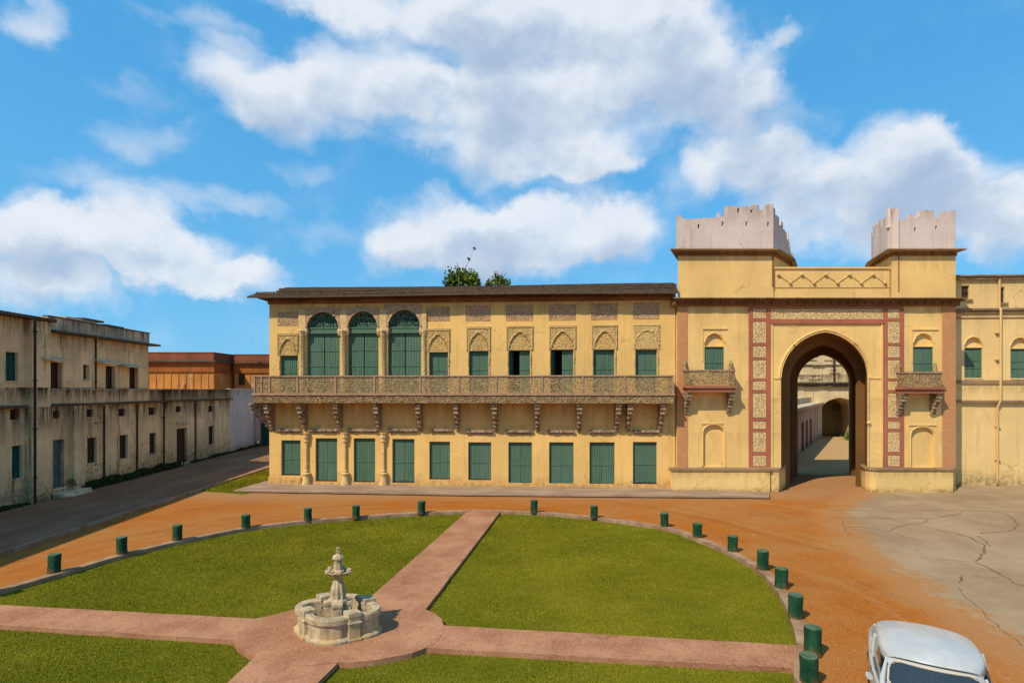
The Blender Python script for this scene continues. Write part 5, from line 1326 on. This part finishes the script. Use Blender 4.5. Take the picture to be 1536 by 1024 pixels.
# ================================================================== FOUNTAIN
fo = empty('fountain', (*G(507, 946), .02), R(-8), label='old carved stone fountain with lobed basin where the paths cross', cat='fountain')
def lobed(d, n=96):                                      # four round lobes with square piers between them
    out = []
    for i in range(n):
        a = 2*math.pi*i/n; best = 0
        for k in range(4):
            c = math.pi/2*k; cc = .40; r = .46+d; da = a-c
            q = (cc*math.sin(da))**2
            if q < r*r and math.cos(da) > -.2: best = max(best, cc*math.cos(da)+math.sqrt(r*r-q))
            dd = a-c-math.pi/4; hd = .66+d; hw_ = .15+d*.5
            if math.cos(dd) > 0:
                t = hd/math.cos(dd)
                if abs(t*math.sin(dd)) < hw_: best = max(best, t)
        out.append((best*math.cos(a), best*math.sin(a)))
    return out
def shell(levels):
    m = MB(); n = 192; vs = []
    for z, d in levels: vs += [(x, y, z) for x, y in lobed(d, n)]
    m.add(vs, [(k*n+i, k*n+(i+1) % n, (k+1)*n+(i+1) % n, (k+1)*n+i) for k in range(len(levels)-1) for i in range(n)]); return m
ba = shell([(-.02, .07), (.05, .075), (.085, .045), (.10, .0), (.36, -.005), (.375, .03), (.40, .05), (.49, .055), (.525, .035), (.53, .0), (.53, -.10), (.50, -.13), (.14, -.14)])
fo.scale = (1, .76, .96)
basin = ba.build('basin', M['fount'], fo)
w_ = MB(); w_.add([(x, y, .15) for x, y in lobed(-.13, 96)], [tuple(range(96))]); w_.build('basin_floor', M['fount_dark'], basin)
m = MB()
for k in range(4):                                       # slabs and piers on the rim
    m = MB(); a = math.pi/2*k+math.pi/4; m.T = Matrix.Rotation(a, 4, 'Z'); m.box(.56, .80, -.13, .13, .0, .575); m.box(.55, .83, -.15, .15, .36, .40); m.box(.55, .82, -.145, .145, .50, .60); m.box(.56, .83, -.15, .15, 0, .06)
    m.build('rim_pier', M['fount'], basin, bevel=.012)
m = MB(); 
for k in range(4):
    m.T = Matrix.Rotation(math.pi/2*k+.3, 4, 'Z'); m.box(.12, .27, -.09, .09, .14, .60); m.box(.10, .29, -.11, .11, .56, .64); m.box(.17, .285, -.04, .04, .2, .5)
m.T = None; m.lathe([(.14, .18), (.22, .185), (.26, .16), (.56, .165), (.60, .205), (.66, .21), (.70, .18)], 0, 0, 32, 8, .05)
m.build('pedestal', M['fount'], fo, bevel=.01)
m = MB(); m.lathe([(.68, .175), (.72, .155), (.80, .165), (.95, .13), (1.08, .095), (1.14, .08), (1.17, .10)], 0, 0, 64, 10, .10); m.build('shaft', M['fount'], fo)
m = MB(); m.lathe([(1.15, .07), (1.17, .12), (1.21, .20), (1.255, .265), (1.28, .275), (1.285, .25), (1.25, .17), (1.24, .08)], 0, 0, 64, 8, .07); m.build('bowl', M['fount'], fo)
for k in range(5):
    a = 2*math.pi*k/5+.2; s_ = MB(); s_.T = Matrix.Translation((.235*math.cos(a), .235*math.sin(a), 1.29)); s_.lathe([(-.05, .02), (-.03, .05), (.0, .062), (.035, .05), (.055, .015)], 0, 0, 10); s_.build('shell_ornament', M['fount'], fo)
m = MB(); m.lathe([(1.24, .12), (1.30, .125), (1.33, .095), (1.38, .10), (1.50, .075), (1.53, .085), (1.545, .12), (1.575, .115), (1.62, .085), (1.65, .04), (1.665, .035)], 0, 0, 48, 8, .07); m.build('upper_shaft', M['fount'], fo)
m = MB(); m.lathe([(1.66, .018), (1.69, .02), (1.70, .045), (1.725, .02)], 0, 0, 12)
for k in range(6):
    a = math.pi/3*k; m.tube([(0, 0, 1.71), (.035*math.cos(a), .035*math.sin(a), 1.75), (.02*math.cos(a), .02*math.sin(a), 1.80)], [.012, .012, .006], 5)
m.build('finial', M['fount'], fo)

# ================================================================== BOLLARDS
bol = [(-18,889,'green bollard just beyond the left end of the curved kerb'),
 (81,858,'leftmost green bollard in view on the curved kerb'), (183,830,'second green bollard from the left, nearest the kerb shadow'),
 (266,810,'third green bollard from the left along the kerb'), (369,791,'green bollard before the left corner of the yellow building'),
 (462,780,'green bollard in line with the leftmost lower column'), (534,776,'green bollard below the second tall green door'),
 (632,769,'farthest green bollard left of the path up to the building'), (801,768,'first green bollard right of the path at the lawn top'),
 (891,776,'green bollard second to the right of the lawn path'), (997,789,'green bollard before the joint of long building and gateway'),
 (1046,805,'green bollard in line with the left gate window'), (1099,826,'green bollard in line with the left red painted strip'),
 (1144,853,'green bollard at the shoulder of the kerb below the archway'), (1172,880,'green bollard fifth counting up from the nearest one'),
 (1193,925,'green bollard third from the nearest on the right kerb'), (1219,979,'green bollard partly hidden behind the nearest one'),
 (1214,1022,'nearest and largest looking green bollard left of the white car')]
bol[14] = (1172,880,'green bollard fourth counting up from the nearest one')
proto = None; rr = random.Random(9)
for (x, y, lab) in bol:
    gx, gy = G(x, y, .03)
    if proto is None:
        proto = empty('bollard', (gx, gy, .02), 0)
        m = MB(); m.lathe([(0, .155), (.03, .150), (.25, .142), (.46, .148), (.485, .145), (.492, .138)], 0, 0, 28, rad=lambda a: 1+.025*math.sin(3*a)+.015*math.cos(7*a)); m.build('post', M['bollard'], proto)
        m = MB(); m.lathe([(.4925, .140), (.503, .132), (.506, .05), (.506, .01)], 0, 0, 28); m.build('top', M['bollard_top'], proto)
        b = proto
    else:
        b = proto.copy(); COL.objects.link(b)
        for ch in proto.children:
            c = ch.copy(); COL.objects.link(c); c.parent = b
    s_ = rr.uniform(.96, 1.05); b.location = (gx, gy, .02); b.rotation_euler = (rr.uniform(-.03, .03), rr.uniform(-.035, .035), rr.uniform(0, 6.28)); b.scale = (s_, s_, rr.uniform(.95, 1.07))
    b['label'] = lab; b['category'] = 'bollard'; b['group'] = 'green bollards round the lawn kerb'

# ================================================================== CAR
def car_mats():
    n = NT('white_car_paint'); g = n.noise(3, 5, .6)
    c = n.mix(n.rng(g, .35, .7), (.40, .395, .375), (.48, .47, .445)); c = n.mix(n.rng(n.noise(24, 5, .75), .66, .78, 0, .5), c, (.26, .22, .18))
    M['paint'] = n.done(c, n.bump(n.noise(2.2, 2), .15, .02), .32, **{'Specular IOR Level': .5, 'Coat Weight': .35, 'Coat Roughness': .12})
    n = NT('car_glass'); d = n.rng(n.noise(1, 5, .7, n.mapv((30, 30, 2))), .45, .75, .04, .35)
    n.b.inputs['Alpha'].default_value = 1
    M['glass'] = n.done((.035, .045, .055), None, d, **{'Specular IOR Level': .9, 'Transmission Weight': .25})
    M['rubber'] = NT('black_rubber').done((.02, .02, .02), None, .7)
    M['chrome'] = NT('chrome').done((.55, .55, .56), None, .22, Metallic=1.0)
    M['seal'] = NT('pale_window_seal').done((.52, .45, .35), None, .5)
    M['trim'] = stone('car_seat_cloth', (.16, .10, .06), (.26, .17, .10))
    M['lamp'] = NT('lamp_glass').done((.6, .6, .58), None, .1, **{'Specular IOR Level': .8})
car_mats()
def build_car():
    # local: +x right (as seen from the nose is ignored), y = length (nose at -y, tail at +y), z up
    root = empty('parked_car', (6.04, 7.76, 0), R(-31), label='old rounded white car parked on the orange dirt at the bottom right', cat='car')
    root.scale = (.93, .93, .93)
    # lower body, lofted from cross sections along y
    secs = [(-2.10, .42, .50, .62, .55), (-1.95, .34, .62, .80, .70), (-1.6, .30, .74, .92, .80), (-1.0, .28, .80, 1.0, .86), (-.55, .28, .82, 1.03, .88), (.0, .28, .83, 1.04, .88), (.8, .28, .82, 1.03, .87),
            (1.3, .30, .78, .97, .82), (1.75, .34, .68, .82, .68), (2.0, .40, .54, .64, .5)]
    def section(y, z0, w, zt, wt):
        P = [(w*.82, z0), (w*.98, z0+.10), (w, z0+(zt-z0)*.45), (w*.985, z0+(zt-z0)*.68), (w*.93, z0+(zt-z0)*.84), (w*.80, z0+(zt-z0)*.95), (w*.5, zt), (0, zt+.02)]
        full = P+[(-x, z) for x, z in P[:-1][::-1]]; return [(x, y, z) for x, z in full]
    m = MB(); vs = []; 
    for s in secs: vs += section(*s)
    k = 15
    m.add(vs, [(j*k+i, j*k+(i+1) % k, (j+1)*k+(i+1) % k, (j+1)*k+i) for j in range(len(secs)-1) for i in range(k)], True)
    m.add(vs[:k], [tuple(range(k))]); m.add(vs[-k:], [tuple(range(k))])
    body = m.build('body', M['paint'], root); sm(body)
    # cabin: roof shell over pillars
    zr, zb = 1.50, 1.0
    def cab(y, w, z, crown, n=14, sq=2.25):
        crown += .035; z -= .005              # arched cross section of the roof
        q = [(w*math.copysign(abs(math.cos(a))**(2/sq), math.cos(a)), y, z+crown*(abs(math.sin(a))**(2/sq))) for a in [math.pi*i/n for i in range(n+1)]]
        q = [(w+.035, y, z-.075)]+q+[(-w-.035, y, z-.075)]; bow = .20*max(0, min(1, (-.1-y)/.6))
        return [(x, yy+bow*(x/.58)**2, zz) for x, yy, zz in q]
    rs = [(-.70, .555, 1.315, .07), (-.63, .60, 1.345, .085), (-.45, .640, 1.375, .10), (-.2, .655, 1.39, .115), (.1, .66, 1.395, .12), (.4, .655, 1.38, .12), (.65, .635, 1.34, .115), (.85, .60, 1.27, .11), (1.02, .56, 1.18, .10), (1.2, .52, 1.05, .09)]
    rs = [(-.74, .545, 1.298, .075), (-.70, .565, 1.312, .082), (-.62, .60, 1.335, .09)]+rs[2:]
    m = MB(); vs = []
    for r_ in rs: vs += cab(*r_)
    k = 17; m.add(vs, [(j*k+i, j*k+i+1, (j+1)*k+i+1, (j+1)*k+i) for j in range(len(rs)-1) for i in range(k-1)], True)
    roof = m.build('roof', M['paint'], root); sm(roof, thick=.03)
    # pillars
    def hexa(mb, A, B, w):                               # a bar from A to B with a rectangular section
        A = Vector(A); B = Vector(B); t = (B-A).normalized(); s = t.cross(Vector((0, 0, 1))).normalized(); u = s.cross(t)
        q = [A+s*w+u*w*.5, A-s*w+u*w*.5, A-s*w-u*w*.5, A+s*w-u*w*.5]; r_ = [p+(B-A) for p in q]
        mb.add(q+r_, [(0,1,2,3),(4,5,6,7),(0,1,5,4),(1,2,6,5),(2,3,7,6),(3,0,4,7)])
    m = MB()
    for s in (-1, 1):
        m = MB(); m.tube([(s*.72, -1.12, .98), (s*.67, -.95, 1.15), (s*.575, -.68, 1.325)], [.036, .036, .016], 8)
        m.tube([(s*.77, .02, .98), (s*.73, .04, 1.18), (s*.665, .08, 1.39)], .032, 8)
        m.tube([(s*.755, .78, .98), (s*.71, .78, 1.16), (s*.64, .64, 1.325)], [.055, .05, .02], 8)
        m.tube([(s*.735, -1.1, 1.0), (s*.79, -.5, 1.03), (s*.80, .1, 1.04), (s*.77, .78, 1.0)], .03, 8)
        m.build('pillar', M['paint'], root)
    # windscreen: curved sheet; pale seal round it
    def wsp(u, v, out=0):                                # u -1..1 across, v 0..1 up
        x = u*(.70+(.55-.70)*v)*(1-.0*v); y = -1.16+.46*v+.20*u*u-out; z = 1.00+.345*v-.012*u*u+(.03*(1-u*u))*v; return (x, y, z+out*.4)
    def sheet(n=16, k=6, u1=.93, v0=.08, v1=.90, out=0.0):
        m = MB(); vs = []; 
        for j in range(k+1):
            for i in range(n+1):
                u = -u1+2*u1*i/n; v = v0+(v1-v0)*j/k; cr = max(0, abs(u)/u1-.78)/.22; v = v0+(v1-v0)*(.5+(j/k-.5)*(1-.55*cr*cr)); vs.append(wsp(u, v, out))
        m.add(vs, [(j*(n+1)+i, j*(n+1)+i+1, (j+1)*(n+1)+i+1, (j+1)*(n+1)+i) for j in range(k) for i in range(n)], True); return m
    g = sheet(); ws = g.build('windscreen', M['glass'], root)
    n = 16; loop = []
    for i in range(n+1): loop.append((-.93+1.86*i/n, .08))
    for i in range(n+1): loop.append((.93-1.86*i/n, .90))
    pts = []
    for i in range(n+1):
        u = -.93+1.86*i/n; cr = max(0, abs(u)/.93-.78)/.22; pts.append(wsp(u, .08+.41*.55*cr*cr, .01))
    for i in range(n+1):
        u = .93-1.86*i/n; cr = max(0, abs(u)/.93-.78)/.22; pts.append(wsp(u, .90-.41*.55*cr*cr, .01))
    m = MB(); m.tube(pts+[pts[0]], .017, 6); m.build('seal', M['seal'], ws)
    # painted frame round the screen: from the seal out to pillars, roof lip and scuttle
    m = MB(); vs = []; L_ = []
    for i in range(n+1):
        u = -.93+1.86*i/n; cr = max(0, abs(u)/.93-.78)/.22; L_.append(((u, .08+.41*.55*cr*cr), (u/.93*1.03, -.12)))
    for i in range(n+1):
        u = .93-1.86*i/n; cr = max(0, abs(u)/.93-.78)/.22; L_.append(((u, .90-.41*.55*cr*cr), (u/.93*1.03, .985)))
    for a, b in L_: vs += [wsp(*a, -.004), wsp(*b, -.02)]
    q = len(L_); m.add(vs, [(2*i, 2*((i+1) % q), 2*((i+1) % q)+1, 2*i+1) for i in range(q)], True); m.build('screen_frame', M['paint'], root)
    # side glass
    for s in (-1, 1):
        for (a, b) in (((-1.02, .0), (-.66, .0)), ((.07, .0), (.1, .0))):
            pass
        m = MB(); m.add([(s*.735, -1.0, 1.02), (s*.765, -.0, 1.04), (s*.655, .04, 1.385), (s*.635, -.56, 1.35)], [(0, 1, 2, 3)]); m.build('side_window', M['glass'], root)
        m = MB(); m.add([(s*.765, .07, 1.04), (s*.745, .74, 1.02), (s*.63, .62, 1.33), (s*.66, .12, 1.385)], [(0, 1, 2, 3)]); m.build('side_window', M['glass'], root)
        m = MB(); m.tube([(s*.78, -.80, 1.02), (s*.84, -.83, 1.06)], .012, 6); m.T = Matrix.Translation((s*.86, -.84, 1.08)) @ Matrix.Rotation(R(90), 4, 'X'); m.lathe([(-.04, .02), (-.03, .045), (.0, .055), (.015, .05)], 0, 0, 16); m.build('wing_mirror', M['paint'], root)
        d = MB(); d.box(s*.80-.03, s*.80+.03, -.25, -.09, .90, .925); d.build('door_handle', M['chrome'], root)
    # rear glass
    m = MB(); m.add([(-.42, 1.24, 1.08), (.42, 1.24, 1.08), (.40, 1.0, 1.30), (-.40, 1.0, 1.30)], [(0, 1, 2, 3)]); m.build('rear_window', M['glass'], root)
    # seats and wheel inside
    m = MB(); m.box(-.60, .60, -.15, .0, .62, 1.12); m.box(-.6, .6, .62, .78, .6, 1.10); m.box(-.6, .6, -.6, -.15, .5, .66); m.box(-.62, .62, -1.05, -.85, .86, 1.0); m.build('seat', M['trim'], root, bevel=.04)
    m = MB(); m.tube([(.32+.19*math.cos(a), -.66-.05*math.sin(a), 1.0+.17*math.sin(a)) for a in [2*math.pi*i/20 for i in range(21)]], .014, 6); m.build('steering_wheel', M['rubber'], root)
    # bonnet bulge, fenders, lamps, bumpers, wheels
    m = MB(); vs = []; hs_ = [(-2.02, .20, .66, .10), (-1.85, .36, .78, .14), (-1.5, .46, .90, .15), (-1.2, .52, .95, .12), (-1.05, .55, .96, .08)]
    for y, w, z, c in hs_: vs += [(w*math.cos(a), y, z+c*math.sin(a)) for a in [math.pi*i/10 for i in range(11)]]
    m.add(vs, [(j*11+i, j*11+i+1, (j+1)*11+i+1, (j+1)*11+i) for j in range(4) for i in range(10)], True); m.build('bonnet', M['paint'], root)
    for s in (-1, 1):
        m = MB(); m.T = Matrix.Translation((s*.62, -1.92, .68)) @ Matrix.Rotation(R(90), 4, 'X'); m.lathe([(-.1, .13), (.08, .12), (.12, .10)], 0, 0, 20); m.build('headlight', M['lamp'], root)
        m = MB(); m.T = Matrix.Translation((s*.60, 1.98, .62)) @ Matrix.Rotation(R(-90), 4, 'X'); m.lathe([(0, .05), (.03, .04)], 0, 0, 12); m.build('tail_light', M['red'], root)
        for y in (-1.32, 1.22):
            m = MB(); m.T = Matrix.Translation((s*.70, y, .31)) @ Matrix.Rotation(R(90), 4, 'Y'); m.lathe([(-.09, .22), (-.09, .29), (-.05, .31), (.05, .31), (.09, .29), (.09, .22)], 0, 0, 28)
            wh = m.build('wheel', M['rubber'], root); m = MB(); m.T = Matrix.Translation((s*.70, y, .31)) @ Matrix.Rotation(R(90), 4, 'Y'); m.lathe([(-.095, .18), (-.06, .21), (.06, .21), (.095, .18)], 0, 0, 20); m.build('rim', M['chrome'], wh)
    for y, w in ((-2.20, .78), (2.06, .58)):
        m = MB(); m.tube([(-w, y*.96, .46), (-w*.7, y, .45), (0, y*1.01, .45), (w*.7, y, .45), (w, y*.96, .46)], .05, 8); m.build('bumper', M['chrome'], root)
    for ch in list(root.children)+[g for c in root.children for g in c.children]:
        for v in ch.data.vertices:
            t = min(1, max(0, (v.co.z-.95)/.4)); v.co.x *= .90+.10*t*t*(3-2*t)
    return root
def sm(o, thick=0, lv=2):
    if thick:
        t = o.modifiers.new('t', 'SOLIDIFY'); t.thickness = thick; t.offset = -1
    s = o.modifiers.new('s', 'SUBSURF'); s.levels = lv; s.render_levels = lv
build_car()
